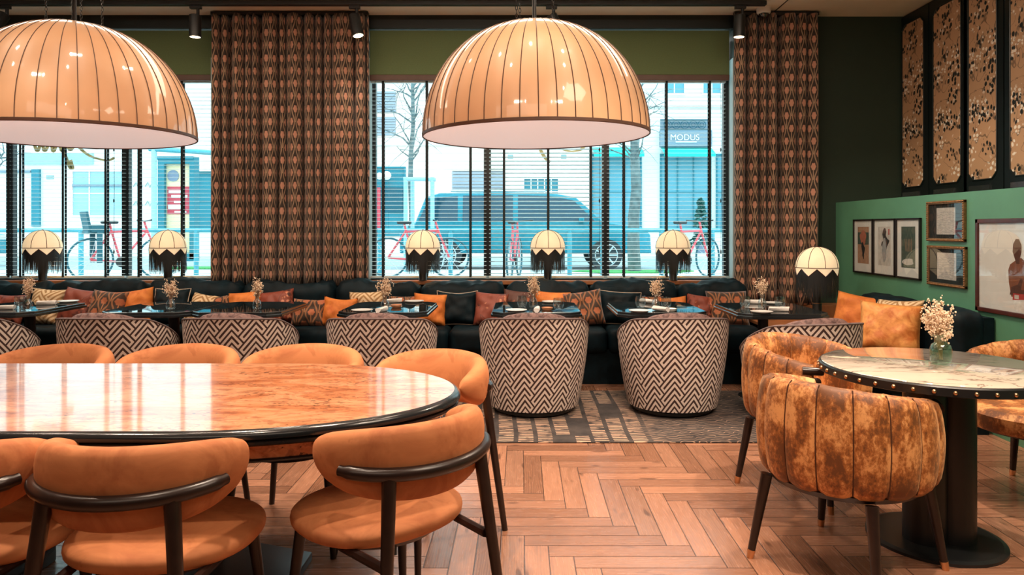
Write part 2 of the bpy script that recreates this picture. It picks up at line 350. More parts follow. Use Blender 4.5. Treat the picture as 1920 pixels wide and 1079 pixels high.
def m_rug():
    t = NT('patterned_rug'); x, y, _ = t.sep(t.coord()); o = t.coord()
    base = t.ramp(t.noise(o, 5, 5, .6), [(.3, srgb(44, 40, 42)), (.7, srgb(84, 76, 72))])
    wob = t.math('MULTIPLY', t.noise(o, 7, 1), .8)
    u = t.math('ADD', t.math('DIVIDE', x, .125), t.math('MULTIPLY', t.noise(o, 1.2, 0), .5)); v = t.math('ADD', t.math('DIVIDE', y, .036), wob)
    fu = t.math('FRACT', u); fv = t.math('FRACT', t.math('ADD', v, t.math('MULTIPLY', t.math('FLOOR', u), .37)))
    wn = t.new('ShaderNodeTexWhiteNoise', noise_dimensions='2D'); t.link(t.comb(t.math('FLOOR', u), t.math('FLOOR', t.math('DIVIDE', y, .42)), 0), wn.inputs['Vector'])
    dash = t.math('MULTIPLY', t.math('MULTIPLY', t.math('LESS_THAN', fu, .76), t.math('LESS_THAN', fv, .38)), t.math('GREATER_THAN', wn.outputs['Value'], .12))
    wx = t.math('ADD', x, t.math('MULTIPLY', t.math('SINE', t.math('MULTIPLY', x, 55.0)), .0))
    wl = t.math('FRACT', t.math('DIVIDE', t.math('ADD', y, t.math('MULTIPLY', t.math('SINE', t.math('ADD', t.math('MULTIPLY', x, 60.0), t.math('MULTIPLY', t.noise(o, 8, 1), 12.0))), .010)), .04))
    wave = t.math('LESS_THAN', wl, .16)
    reg = t.step(t.math('ADD', x, t.math('MULTIPLY', t.noise(o, 1.5, 1), .5)), 1.05, .06)
    pat = t.math('ADD', t.math('MULTIPLY', dash, t.math('SUBTRACT', 1.0, reg)), t.math('MULTIPLY', wave, t.math('MULTIPLY', reg, .6)))
    pat = t.math('MULTIPLY', pat, t.step(t.noise(o, 14, 3), .40, .08))
    c = t.mix(pat, base, srgb(214, 176, 148)); t.set(c, .95); t.bump(t.noise(o, 300, 2), .4, .003); return t.m
M['rug'] = m_rug()
def m_glass(name, tint=(1, 1, 1), ior=1.45, rough=0, extra=.0):
    t = NT(name); t.n.remove(t.p)
    tr = t.new('ShaderNodeBsdfTransparent'); tr.inputs[0].default_value = (*tint, 1); gl = t.new('ShaderNodeBsdfGlossy'); gl.inputs['Roughness'].default_value = rough
    lw = t.new('ShaderNodeLayerWeight'); lw.inputs['Blend'].default_value = .5; r0 = ((ior-1)/(ior+1))**2; mx = t.new('ShaderNodeMixShader')
    t.link(t.math('ADD', t.math('MULTIPLY', t.math('POWER', lw.outputs['Facing'], 5.0), 1-r0), r0+extra, clamp=True), mx.inputs[0]); t.link(tr.outputs[0], mx.inputs[1]); t.link(gl.outputs[0], mx.inputs[2]); t.link(mx.outputs[0], t.out.inputs[0]); return t.m
M['pane'] = m_glass('window_glass', (.86, .97, .98), 1.3)
M['picglass'] = m_glass('picture_glass', (.96, .98, .98), 1.5)
M['tumbler'] = m_glass('drinking_glass', (.93, .97, .98), 1.6, .02, .10)
M['vasegreen'] = m_glass('green_tinted_glass', (.80, .93, .86), 1.5, .02, .06)
M['orangevel'] = m_velvet('orange_gold_velvet', srgb(190, 104, 40), srgb(232, 160, 86), 10, .6, .4, .38, .6, .5, .2)
def m_dome():
    t = NT('pleated_cream_shade'); n = t.noise(t.coord(), 4, 3)
    t.set(t.ramp(n, [(.3, srgb(214, 164, 122)), (.7, srgb(224, 176, 134))]), .45, Coat_Weight=.8, Coat_Roughness=.07)
    t.p.inputs['Emission Color'].default_value = (1, .62, .34, 1); t.p.inputs['Emission Strength'].default_value = .06; return t.m
M['dome'] = m_dome()
def m_shade():
    t = NT('lit_cream_lamp_shade'); n = t.noise(t.coord(), 9, 3)
    t.set(t.ramp(n, [(.3, (.8, .62, .40)), (.7, (.86, .70, .48))]), .7); t.p.inputs['Emission Color'].default_value = (1, .76, .46, 1); t.p.inputs['Emission Strength'].default_value = .40; return t.m
M['shade'] = m_shade()
def m_emit(name, c, s):
    t = NT(name); t.set((.8, .8, .8), .5); t.p.inputs['Emission Color'].default_value = (*c, 1); t.p.inputs['Emission Strength'].default_value = s; return t.m
M['whiteglow'] = m_emit('softly_lit_diffuser', (1.0, .80, .76), .34)
M['bulb'] = m_emit('lamp_bulb', (1, .75, .45), 8)
M['fringe'] = simple('black_fringe', (.012, .013, .014), .6)
M['wood'] = simple('oak_wood', srgb(150, 96, 60), .45, 0, .25, 9)
M['woodrail'] = simple('brown_rail', srgb(92, 66, 54), .5)
M['goldframe'] = simple('antique_gold', srgb(150, 112, 76), .4, .7, .3, 60)
M['blackframe'] = simple('black_frame_wood', srgb(26, 20, 20), .35)
M['brownframe'] = simple('mahogany_frame', srgb(74, 32, 22), .3, 0, .3, 14)
M['mat'] = simple('white_mat_board', (.72, .68, .64), .8, 0, .03)
M['blackmat'] = simple('dark_mat_board', srgb(26, 30, 28), .8)
M['slat'] = simple('grey_white_slat', srgb(222, 232, 232), .4, 0, .04)
M['tape'] = simple('black_ladder_tape', (.012, .02, .024), .7)
M['flower'] = simple('dried_beige_blossom', srgb(246, 214, 186), .9, 0, .2, 60)
M['stem'] = simple('dry_stem', srgb(190, 150, 116), .9)
M['piping'] = simple('cream_piping', srgb(190, 170, 150), .7)
M['darkpiping'] = simple('grey_piping', srgb(120, 104, 102), .7)
M['lettering'] = simple('gold_lettering', srgb(214, 196, 140), .5)
# ------------------------------------------------------------------ room shell
WY = 7.0; CEIL = 3.40; XL = -6.6; XR = 3.06; XU = 3.72; YB = -2.6
def sbox(name, mat, *b, bevel=0): return struct(MB().box(*b).build(name, mat, smooth=False))
sbox('floor', M['floor'], XL, XU, YB, WY, -.1, 0)
sbox('ceiling', M['ceil'], XL, XU, YB, WY, CEIL, CEIL+.1)
sbox('wall_left', M['darkgreen'], XL-.1, XL, YB, WY+.25, 0, CEIL)
sbox('wall_back', M['darkgreen'], XL, XU, YB-.1, YB, 0, CEIL)
sbox('wall_right', M['green'], XR, XU+.1, YB, WY, 0, 1.59)
sbox('wall_right_upper', M['blackgreen'], XU, XU+.1, YB, WY, 1.59, CEIL)
SILL = .838; WT = 2.83+.35          # recess top hidden behind the roller fabric
w = MB()                             # window wall with two openings
for x0, x1, z0, z1 in [(XL, -6.35, 0, CEIL), (-3.0, -1.49, SILL, CEIL), (2.075, XU, SILL, CEIL), (-6.35, XU, 0, SILL), (-6.35, -3.0, 3.28, CEIL), (-1.49, 2.075, 3.28, CEIL)]:
    w.box(x0, x1, WY, WY+.30, z0, z1)
struct(w.build('wall_front', M['darkgreen'], smooth=False))
sbox('trim_1', M['blackgreen'], XL, 2.80, WY-.05, WY, 3.275, CEIL)      # dark strip above the windows
r = MB()
for x0, x1 in ((2.060, 2.075), (-1.49, -1.475), (-3.015, -3.0)):
    r.box(x0, x1, WY-.002, WY+.28, SILL, 3.0)
struct(r.build('trim_2', M['reveal'], smooth=False))
struct(MB().box(-1.50, 2.09, WY-.10, WY+.26, SILL-.04, SILL).build('trim_3', M['wood'], bevel=.006))
struct(MB().box(-6.35, -2.95, WY-.10, WY+.26, SILL-.04, SILL).build('trim_4', M['wood'], bevel=.006))
# ceiling seam lines (panel joints running towards the window)
s = MB(); s.box(2.40, 2.41, 2, WY, CEIL-.003, CEIL+.001); s.box(-6, 3.7, 5.6, 5.608, CEIL-.003, CEIL+.001)
struct(s.build('trim_5', M['blackgreen'], smooth=False))
# oak skirting and box behind the corner platform
struct(MB().box(2.12, XR, 6.78, WY, .0, .615).build('baseboard_front', M['wood'], bevel=.004))
struct(MB().box(2.80, 2.83, WY-.015, WY, .60, 3.40).build('trim_6', M['blackgreen'], bevel=.003))
# windows: steel frames, mullions, glass
def window(name, x0, x1, mull):
    f = MB(); y0, y1 = WY+.14, WY+.20; z0, z1 = SILL, 3.2
    f.box(x0, x1, y0, y1, z1-.05, z1); f.box(x0, x0+.05, y0, y1, z0, z1); f.box(x1-.05, x1, y0, y1, z0, z1)
    for m in mull: f.box(m-.035, m+.035, y0, y1, z0, z1)
    o = struct(f.build(name, M['black'], smooth=False))
    MB().box(x0, x1, y0-.02, y1, z0, z0+.03).build('lower_rail', M['reveal'], o, smooth=False)
    MB().box(x0+.02, x1-.02, WY+.165, WY+.175, z0+.02, z1-.02).build('glass_pane', M['pane'], o, smooth=False)
    return o
def X(px, Y): return (px-CX)*Y/F
window('window_1', -6.35, -3.0, [X(22, 7.17), X(238, 7.17)])
window('window_2', -1.49, 2.06, [X(914, 7.17), X(1135, 7.17)])
# roller blinds above
for k, (x0, x1) in enumerate([(-6.33, -3.02), (-1.475, 2.03)]):
    t = thing('roller_blind', ['olive fabric roller blind pulled down a little over the left window, cut by the curtain', 'olive fabric roller blind above the right window behind the pendant lamp'][k], 'blind', ((x0+x1)/2, WY+.02, 2.78), group=None)
    l = (x1-x0)/2
    MB().box(-l, l, .0, .006, .05, .49).build('fabric', M['roller'], t, smooth=False)
    MB().box(-l, l, -.012, .016, .0, .058).build('bottom_bar', M['woodrail'], t, bevel=.006)
# venetian blinds
def blind(x0, x1, tapes, tilt, label, cordx=None):
    y = WY+.085; z1 = 2.79; z0 = SILL+.012; pitch = .0395; cxm = (x0+x1)/2; l = (x1-x0)/2
    t = thing('venetian_blind', label, 'blind', (cxm, y, z0), group=None)
    s = MB(); n = int((z1-z0-.06)/pitch)
    for i in range(n):
        z = .045+i*pitch
        dz = .5*.036*math.sin(R(tilt)); dy = .5*.036*math.cos(R(tilt))
        s.add([(-l, -dy, z-dz), (l, -dy, z-dz), (l, 0, z+.0025), (-l, 0, z+.0025), (l, dy, z+dz), (-l, dy, z+dz),
               (-l, -dy, z-dz-.001), (l, -dy, z-dz-.001), (l, 0, z+.001), (-l, 0, z+.001), (l, dy, z+dz-.001), (-l, dy, z+dz-.001)],
              [(0, 1, 2, 3), (3, 2, 4, 5), (7, 6, 9, 8), (8, 9, 11, 10), (0, 6, 7, 1), (4, 10, 11, 5)])
    s.build('slats', M['slat'], t, smooth=False)
    for px in tapes:
        x = X(px, y-.02)-cxm; w_ = .0115
        MB().box(x-w_, x+w_, -.0225, -.0215, .01, z1-z0).box(x-w_, x+w_, .0215, .0225, .01, z1-z0).build('ladder_tape', M['tape'], t, smooth=False)
    MB().box(-l, l, -.02, .02, .0, .022).build('bottom_rail', M['slat'], t, bevel=.003)
    MB().box(-l, l, -.022, .022, z1-z0-.02, z1-z0+.03).build('head_rail', M['slat'], t, bevel=.003)
    if cordx:
        c = MB(); x = X(cordx, y-.04)-cxm
        c.tube([(x, -.035, z1-z0), (x+.004, -.036, .9), (x, -.035, .25)], .002, 5)
        for zz in (.25, .75, 1.25): c.lathe([(.002, .03), (.007, .02), (.007, 0), (.002, -.01)], 8, (x, -.035, zz))
        c.build('pull_cord', M['tape'], t)
XB = WY+.085
blind(X(692, XB), X(912, XB), [718, 800, 882], 4, 'venetian blind of the right window nearest the wide curtain, behind the fringed lamp', 703)
blind(X(917, XB), X(1132, XB), [945, 1028, 1108], -14, 'middle venetian blind of the right window below the pendant lamp, slats tilted open', 1124)
blind(X(1138, XB), X(1360, XB), [1170, 1250, 1331], 3, 'venetian blind of the right window nearest the narrow curtain', 1352)
blind(X(25, XB), X(235, XB), [38, 118, 198], 2, 'venetian blind of the left window in front of the parked bicycle', 213)
blind(X(242, XB), -3.02, [260, 341], 2, 'venetian blind next to the wide curtain, in front of the street poster board')
blind(-6.3, X(19, XB), [16, -60], 2, 'venetian blind of the left window cut off by the left picture edge')
# gold script lettering on the glass
def script(pts, name, label, yy=WY+.158, r=.014):
    m = MB(); ps = [P(a, b, yy) for a, b in pts]
    # smooth catmull-rom
    q = []
    for i in range(len(ps)-1):
        p0 = ps[max(i-1, 0)]; p1 = ps[i]; p2 = ps[i+1]; p3 = ps[min(i+2, len(ps)-1)]
        for k in range(6):
            t_ = k/6; q.append(.5*((2*p1)+(p2-p0)*t_+(2*p0-5*p1+4*p2-p3)*t_*t_+(3*p1-p0-3*p2+p3)*t_**3))
    q.append(ps[-1])
    n = len(q); vs = []
    for i, p in enumerate(q):
        d = (q[min(i+1, n-1)]-q[max(i-1, 0)]).normalized(); w_ = r*(.5+.8*abs(d.z)); nn = Vector((-d.z, 0, d.x))*w_
        vs += [p+nn, p-nn]
    m.add(vs, [(2*i, 2*i+1, 2*i+3, 2*i+2) for i in range(n-1)]); o = m.build(name, M['lettering'], smooth=False)
    return tag(o, label, 'lettering')
script([(62, 262), (70, 284), (78, 266), (84, 284), (95, 264), (100, 285), (110, 262), (116, 284), (124, 266), (132, 282), (145, 262)], 'window_lettering', 'pale gold script strokes on the left window glass, looping under the pendant rim')
script([(112, 262), (120, 285), (130, 312), (136, 316), (132, 300)], 'window_lettering', 'pale gold descending tail of script on the left window glass')
script([(140, 262), (152, 280), (172, 294), (200, 301), (215, 296)], 'window_lettering', 'long pale gold flourish on the left window glass, right of the other script')
script([(1008, 262), (1012, 278), (1022, 296), (1032, 304)], 'window_lettering', 'pale gold slanting stroke on the right window glass just under the pendant rim')
script([(1040, 268), (1056, 280), (1072, 284), (1090, 280), (1098, 268)], 'window_lettering', 'pale gold curl on the right window glass right of the slanting stroke')
# ------------------------------------------------------------------ curtains
def curtain(px0, px1, zb, zt, seed, label, yc=WY-.17):
    rnd = random.Random(seed); x0 = X(px0, yc); x1 = X(px1, yc)
    t = thing('curtain', label, 'curtain', ((x0+x1)/2, yc, zb))
    pts = []; x = x0; u = 0
    while x < x1-.01:
        w_ = rnd.choice([.055, .07, .09, .11, .14, .20]); w_ = min(w_, x1-x); n = 12; dp = min(1, w_/.09)
        for k in range(n+1):
            tt = k/n; s_ = abs(2*tt-1); pts.append((x+tt*w_, -.065*dp*(1-s_**2.0)+.012*sin(tt*w_*70+x*9)*(1-s_**2)))
        x += w_
        g_ = rnd.choice([.008, .014, .026, .042]); 
        if x < x1-.03:
            for gx, gy in ((-.006, .025), (-.008, .055), (g_*.5, .115), (g_+.008, .055), (g_+.006, .025)): pts.append((x+gx, gy))
            x += g_
    pts.append((x1, 0)); us = [0]
    for a, b in zip(pts, pts[1:]): us.append(us[-1]+math.dist(a, b))
    N = len(pts)-1; cxm = (x0+x1)/2; h = zt-zb
    def fn(u_, v_):
        k = int(round(u_*N)); px, py = pts[k]; z = v_*h
        sq = 1-.15*max(0, (v_-.93)/.07)
        wv = .010*math.sin(px*31+z*1.7)*(1-v_)
        return (px-cxm+wv, py*sq+.006*math.sin(z*2.3+px*9), z)
    m = MB().grid(fn, N, 22, uvf=lambda u_, v_: (us[int(round(u_*N))], v_*h+.02))
    o = m.build('cloth', M['damask'], t, ang=60)
    so = o.modifiers.new('thick', 'SOLIDIFY'); so.thickness = .003
    MB().box(x0-cxm, x1-cxm, -.03, .03, h-.01, h+.02).build('curtain_track', M['black'], t, smooth=False)
curtain(397, 691, .80, 3.37, 4, 'wide damask curtain in brown and rose hanging between the two windows')
curtain(1376, 1534, .617, 3.37, 9, 'narrow damask curtain in brown and rose hanging to the oak ledge right of the window')
# ------------------------------------------------------------------ ceiling track and spotlights
tk = MB().box(-6.5, X(1436, 6.5), 6.47, 6.53, 3.352, 3.392).build('lighting_track', M['black'], bevel=.004)
tag(tk, 'long black lighting track running along the ceiling in front of the window wall', 'track')
def track_spot(px, pyt, pyb, lean, aim, label, lit=1):
    x = X(px, 6.5); t = thing('track_spotlight', label, 'spotlight', (x, 6.5, 3.352))
    MB().box(-.05, .05, -.018, .018, -.03, .0).tube([(.02, 0, -.02), (.02, 0, -.10)], .014, 10).build('mount', M['black'], t, bevel=.002)
    h = .20; e = (lean[0], lean[1], 0)
    m = MB().lathe([(.046, 0), (.052, -.005), (.052, -h), (.044, -h), (.044, -h+.02)], 28, (0, 0, 0), cap=False).lathe([(.001, 0), (.046, 0)], 28, cap=False)
    b = m.build('lamp_housing', M['black'], t); b.location = (-.005, -.0, -.085); b.rotation_euler = e
    rr = MB().lathe([(.001, -h+.022), (.043, -h+.02)], 24, cap=False).lathe([(.040, -h+.02), (.044, -h+.001)], 24, cap=False).build('reflector', [M['bulb']], b)
track_spot(367, 15, 58, (0, 0), None, 'black track spotlight pointing straight down left of the wide curtain')
track_spot(665, 10, 60, (-.12, -.22), None, 'black track spotlight tilted in front of the wide curtain')
track_spot(1034, 10, 45, (.1, -.50), None, 'black track spotlight tilted sharply, half hidden behind the right pendant dome')
track_spot(1388, 15, 60, (0, .03), None, 'black track spotlight pointing down at the end of the track by the narrow curtain')
track_spot(9, 12, 55, (-.55, .2), None, 'glowing black track spotlight in the top left corner beside the left pendant')
for px, tx, ty in ((367, -3.2, 6.3), (665, -1.9, 6.95), (1388, 2.2, 6.4), (1034, .4, 5.6), (9, -4.0, 5.6)):
    spot(X(px, 6.5), 6.5, 3.10, tx, ty, 0.6, 55, 60, .6, .03)
t = thing('security_camera', 'small white dome security camera on the ceiling above the narrow curtain', 'camera', (X(1432, 6.72), 6.72, CEIL))
MB().lathe([(.064, 0), (.066, -.01), (.066, -.04), (.058, -.055), (.045, -.058)], 28).build('housing', M['ivory'], t)
MB().lathe([(.046, -.050), (.044, -.066), (.034, -.084), (.018, -.094), (.001, -.097)], 24, cap=False).build('dark_dome', M['blackglass'], t)
# ------------------------------------------------------------------ upper right cabinets: wallpaper panels
def chamfer_rect(a0, a1, b0, b1, c): return [(a0+c, b0), (a1-c, b0), (a1, b0+c), (a1, b1-c), (a1-c, b1), (a0+c, b1), (a0, b1-c), (a0, b0+c)]
def yy_from(px, Xw): return Xw*F/(px-CX)
def yzprism(poly, x0, x1):
    m = MB(); n = len(poly); vs = [(x0, y, z) for y, z in poly]+[(x1, y, z) for y, z in poly]
    return m.add(vs, [tuple(range(n)), tuple(range(n, 2*n))[::-1]]+[((i+1) % n, i, i+n, (i+1) % n+n) for i in range(n)])
lab = ['floral wallpaper panel at the far end of the upper right wall', 'second floral wallpaper panel from the far corner of the upper right wall', 'third floral wallpaper panel from the far corner of the upper right wall', 'floral wallpaper panel cut off by the right picture edge']
for k, (a, b) in enumerate([(1691, 1731), (1749, 1801), (1815, 1868), (1893, 1950)]):
    ya = yy_from(a, XU-.03); yb = yy_from(b, XU-.03); zc = 1.66
    t = thing('wallpaper_panel', lab[k], 'panel', (XU, (ya+yb)/2, 1.60)); ym = (ya+yb)/2
    l = (ya-yb)/2
    m = MB()
    # dark lacquered door around the paper
    out = [(-l-.07, .0), (l+.07, .0), (l+.07, 1.78), (-l-.07, 1.78)]
    m = yzprism(out, -.012, -.022); m.build('door', M['blackgreen'], t, smooth=False)
    pl = chamfer_rect(-l, l, .13, 1.70, .055); yzprism(pl, -.0225, -.026).build('wallpaper', M['wallpaper'], t, smooth=False)
    fr = MB()
    for i in range(8):
        p, q = pl[i], pl[(i+1) % 8]; fr.tube([(-.026, p[0], p[1]), (-.026, q[0], q[1])], .007, 6)
    fr.build('moulding', M['blackgreen'], t)
    if k < 4:
        mm = MB(); mm.box(-.030, -.0225, -l*.55, l*.95, .045, .085); mm.build('mirror_strip', M['chrome'], t, smooth=False)
struct(MB().box(XU-.05, XU, YB, yy_from(1690, XU)+.1, 1.59, 1.60).build('trim_7', M['blackgreen'], smooth=False))
# ------------------------------------------------------------------ pictures on the green wall
def picture(px0, px1, zt, zb, label, fmat, matc, fw=.022, beads=False, art=None, dep=.022, glass=True):
    Xw = XR; y1 = yy_from(px0, Xw); y0 = yy_from(px1, Xw); ym = (y0+y1)/2; l = (y1-y0)/2; h = zt-zb
    t = thing('framed_picture', label, 'picture', (Xw, ym, zb))
    # local: +x into wall; place facing -x
    f = MB()
    for a0, a1, b0, b1 in ((-l, l, 0, fw), (-l, l, h-fw, h), (-l, -l+fw, 0, h), (l-fw, l, 0, h)): f.box(-dep, -.001, a0, a1, b0, b1)
    fo = f.build('frame', fmat, t, bevel=.003)
    if beads:
        b = MB(); n = int(2*l/.016)
        for i in range(n):
            yy = -l+(i+.5)*2*l/n
            for zz in (fw*.4, h-fw*.4): b.sph((-dep-.001, yy, zz), .006, 6, 4)
        n = int(h/.016)
        for i in range(n):
            zz = (i+.5)*h/n
            for yy in (-l+fw*.4, l-fw*.4): b.sph((-dep-.001, yy, zz), .006, 6, 4)
        b.build('beading', M['goldframe'], t)
    MB().box(-.010, -.006, -l+fw, l-fw, fw, h-fw).build('mat_board', matc, t, smooth=False)
    if art: art(t, l-fw, h, fw)
    if glass: MB().box(-.0165, -.0155, -l+fw, l-fw, fw, h-fw).build('glass', M['picglass'], t, smooth=False)
def flat(poly, mat, parent, x=-.0105, name='print'):
    return MB().add([(x, a, b) for a, b in poly], [tuple(range(len(poly)))]).build(name, mat, parent, smooth=False)
def blob(cy, cz, ry, rz, n=18, seed=0, amp=.15):
    rnd = random.Random(seed); ph = [rnd.uniform(0, 6.28) for _ in range(3)]
    return [(cy+ry*cos(2*pi*i/n)*(1+amp*sin(3*2*pi*i/n+ph[0])+amp*.6*sin(5*2*pi*i/n+ph[1])), cz+rz*sin(2*pi*i/n)*(1+amp*sin(2*2*pi*i/n+ph[2]))) for i in range(n)]
A = {k: simple('ink_'+k, srgb(*v), .8, 0, .15, 40) for k, v in dict(rose=(176, 106, 84), slate=(70, 84, 74), dark=(40, 40, 40), paper=(196, 186, 178), tan=(170, 130, 104), skin=(128, 74, 48), brown=(86, 48, 34), red=(170, 50, 44), cloth=(220, 218, 214), grey=(150, 150, 150)).items()}
def art_print(kind):
    def f(t, l, h, fw):
        a0, a1, b0, b1 = -l*.62, l*.62, h*.18, h*.86
        flat([(a0, b0), (a0, b1), (a1, b1), (a1, b0)], A['tan'] if kind == 0 else A['paper'] if kind == 1 else A['slate'], t, -.0104)
        if kind == 0:
            flat([(a0, b1*.62), (a0, b1*.88), (a1, b1*.88), (a1, b1*.62)], A['slate'], t, -.0107, 'ink')
            flat(blob(0, h*.66, l*.35, h*.12, seed=1), A['rose'], t, -.0110, 'ink'); flat(blob(0, h*.42, l*.16, h*.16, seed=2, amp=.3), A['dark'], t, -.0112, 'ink')
        if kind == 1:
            flat(blob(-.01, h*.62, l*.3, h*.16, seed=5, amp=.4), A['dark'], t, -.0107, 'ink'); flat(blob(0, h*.45, l*.22, h*.20, seed=7, amp=.1), A['grey'], t, -.0110, 'ink')
            flat([(-l*.5, h*.72), (-l*.5, h*.82), (-l*.4, h*.82), (-l*.4, h*.72)], A['red'], t, -.0110, 'ink')
        if kind == 2:
            for k in range(5): flat([(-.05+.02*k, h*.45), (-.052+.024*k, h*.66), (-.046+.024*k, h*.66), (-.044+.02*k, h*.45)], A['tan'], t, -.0108, 'ink')
            flat(blob(0, h*.28, l*.5, h*.06, seed=3), A['paper'], t, -.0107, 'ink')
    return f
def art_sketch(seed):
    def f(t, l, h, fw):
        flat([(-l*.55, h*.17), (-l*.55, h*.83), (l*.55, h*.83), (l*.55, h*.17)], A['paper'], t, -.0104)
        rnd = random.Random(seed); m = MB()
        for k in range(9):
            z = h*(.22+.06*k); pts = [(-.0108, l*(-.5+.1*i), z+rnd.uniform(-.008, .008)) for i in range(11)]
            for p, q in zip(pts, pts[1:]): m.add([p, q, (q[0], q[1], q[2]+.0025), (p[0], p[1], p[2]+.0025)], [(0, 1, 2, 3)])
        m.build('pencil_lines', A['grey'], t, smooth=False)
    return f
def art_person(t, l, h, fw):
    # photograph of a person seen from behind: torso, arms, head, white cloth
    def q(pts, mat, x, name): flat([(-(a)*l, b*h) for a, b in pts], mat, t, x, name)
    q([(.10, .20), (.02, .34), (.0, .47), (.06, .53), (.22, .57), (.30, .60), (.42, .60), (.52, .57), (.70, .53), (.80, .45), (.84, .32), (.84, .20)], A['skin'], -.0105, 'figure_back')
    q([(.20, .60), (.14, .66), (.16, .74), (.24, .79), (.34, .79), (.42, .73), (.42, .66), (.36, .58), (.36, .54), (.26, .54)], A['brown'], -.0107, 'figure_head')
    q([(.05, .22), (.10, .30), (.30, .33), (.40, .40), (.46, .38), (.40, .28), (.84, .30), (.84, .22)], A['brown'], -.0107, 'figure_arm')
    q([(.14, .17), (.16, .24), (.60, .24), (.86, .25), (.86, .17)], A['red'], -.0109, 'waistband')
    q([(.22, .05), (.16, .17), (.86, .20), (.90, .05)], A['cloth'], -.0110, 'white_cloth')
    q([(.20, .185), (.20, .225), (.34, .225), (.34, .185)], A['paper'], -.0112, 'cloth_tag')
picture(1603, 1639.5, 1.42, .94, 'narrow framed print in rose and tan, leftmost of the three on the green wall', M['blackframe'], M['mat'], .014, art=art_print(0))
picture(1640.5, 1681.5, 1.42, .94, 'narrow framed print with a pale robed figure, middle of the three on the green wall', M['blackframe'], M['mat'], .014, art=art_print(1))
picture(1683, 1729, 1.42, .94, 'narrow framed print with dark sky and reeds, right of the three on the green wall', M['blackframe'], M['mat'], .014, art=art_print(2))
picture(1742, 1813, 1.537, 1.245, 'gold beaded frame with a pencil drawing, upper of the pair on the green wall', M['goldframe'], M['blackmat'], .022, True, art_sketch(1))
picture(1743, 1815, 1.213, .921, 'gold beaded frame with a pencil drawing, lower of the pair on the green wall', M['goldframe'], M['blackmat'], .022, True, art_sketch(2))
picture(1834, 1962, 1.401, .791, 'large mahogany framed photograph of a person with bare back at the right picture edge', M['brownframe'], M['mat'], .028, art=art_person)
# ------------------------------------------------------------------ pendants
def pendant(px, dc, hz, rzt, label):
    x = X(px, dc); t = thing('pendant_lamp', label, 'lamp', (x, dc, hz)); Rr = .6; Hh = .595
    def prof(v): a = v*pi/2; return Rr*cos(a)**.92 if v < 1 else .004, Hh*sin(a)
    NR = 44
    def fn(u, v):
        r_, z = prof(v); a = 2*pi*u; s_ = (a*NR/(2*pi)) % 1
        r_ *= 1-.006*(1-(2*s_-1)**2)*0-.004*(abs(2*s_-1) > .92)
        return (r_*cos(a), r_*sin(a), z)
    d = MB().grid(fn, NR*4, 28, cu=True).build('dome_shade', M['dome'], t, ang=80)
    ri = MB()
    for k in range(NR):
        a = 2*pi*k/NR; ri.tube([((prof(i/16)[0]+.0005)*cos(a), (prof(i/16)[0]+.0005)*sin(a), prof(i/16)[1]) for i in range(17)], .0022, 4)
    ri.build('wire_ribs', M['woodrail'], t)
    MB().lathe([(Rr-.004, -.012), (Rr+.003, -.010), (Rr+.004, .004), (Rr-.002, .006)], 96, cap=False).build('rim', M['woodrail'], t)
    MB().lathe([(.001, .012), (Rr*.5, .006), (Rr-.004, -.006)], 96, cap=False).build('diffuser', M['whiteglow'], t, ang=80)
    L = CEIL-hz-Hh
    MB().tube([(0, 0, Hh-.01), (0, 0, Hh+L)], .011, 12).build('stem', M['black'], t)
    MB().lathe([(.05, Hh+L), (.05, Hh+L-.02), (.015, Hh+L-.03)], 20).build('ceiling_rose', M['black'], t)
    for a in (.6, 2.2, 3.9, 5.5):
        m = MB(); xx, yy2 = .13*cos(a), .13*sin(a); z = Hh-.02; k = 0
        while z < Hh+L:
            pts = [(xx+(.006*cos(q) if k % 2 else 0), yy2+(0 if k % 2 else .006*cos(q)), z+.012+.014*sin(q)) for q in [2*pi*j/8 for j in range(8)]]
            m.tube(pts, .0018, 4, closed=True); z += .022; k += 1
        m.build('chain', M['black'], t)
    t.rotation_euler = (0, R(rzt), 0); return t
pendant(1005, 3.84, H+.500, -.8, 'large cream dome pendant lamp hanging in front of the right window, fully in view')
pendant(142, 3.88, H+.505, -.6, 'large cream dome pendant lamp cut off by the left picture edge')
# ------------------------------------------------------------------ rug
tag(MB().box(-5.6, 2.5, 4.48, 5.9, .0, .010).build('rug', M['rug'], bevel=.004), 'long patterned rug in grey brown with pale dashes under the zigzag chairs', 'rug')
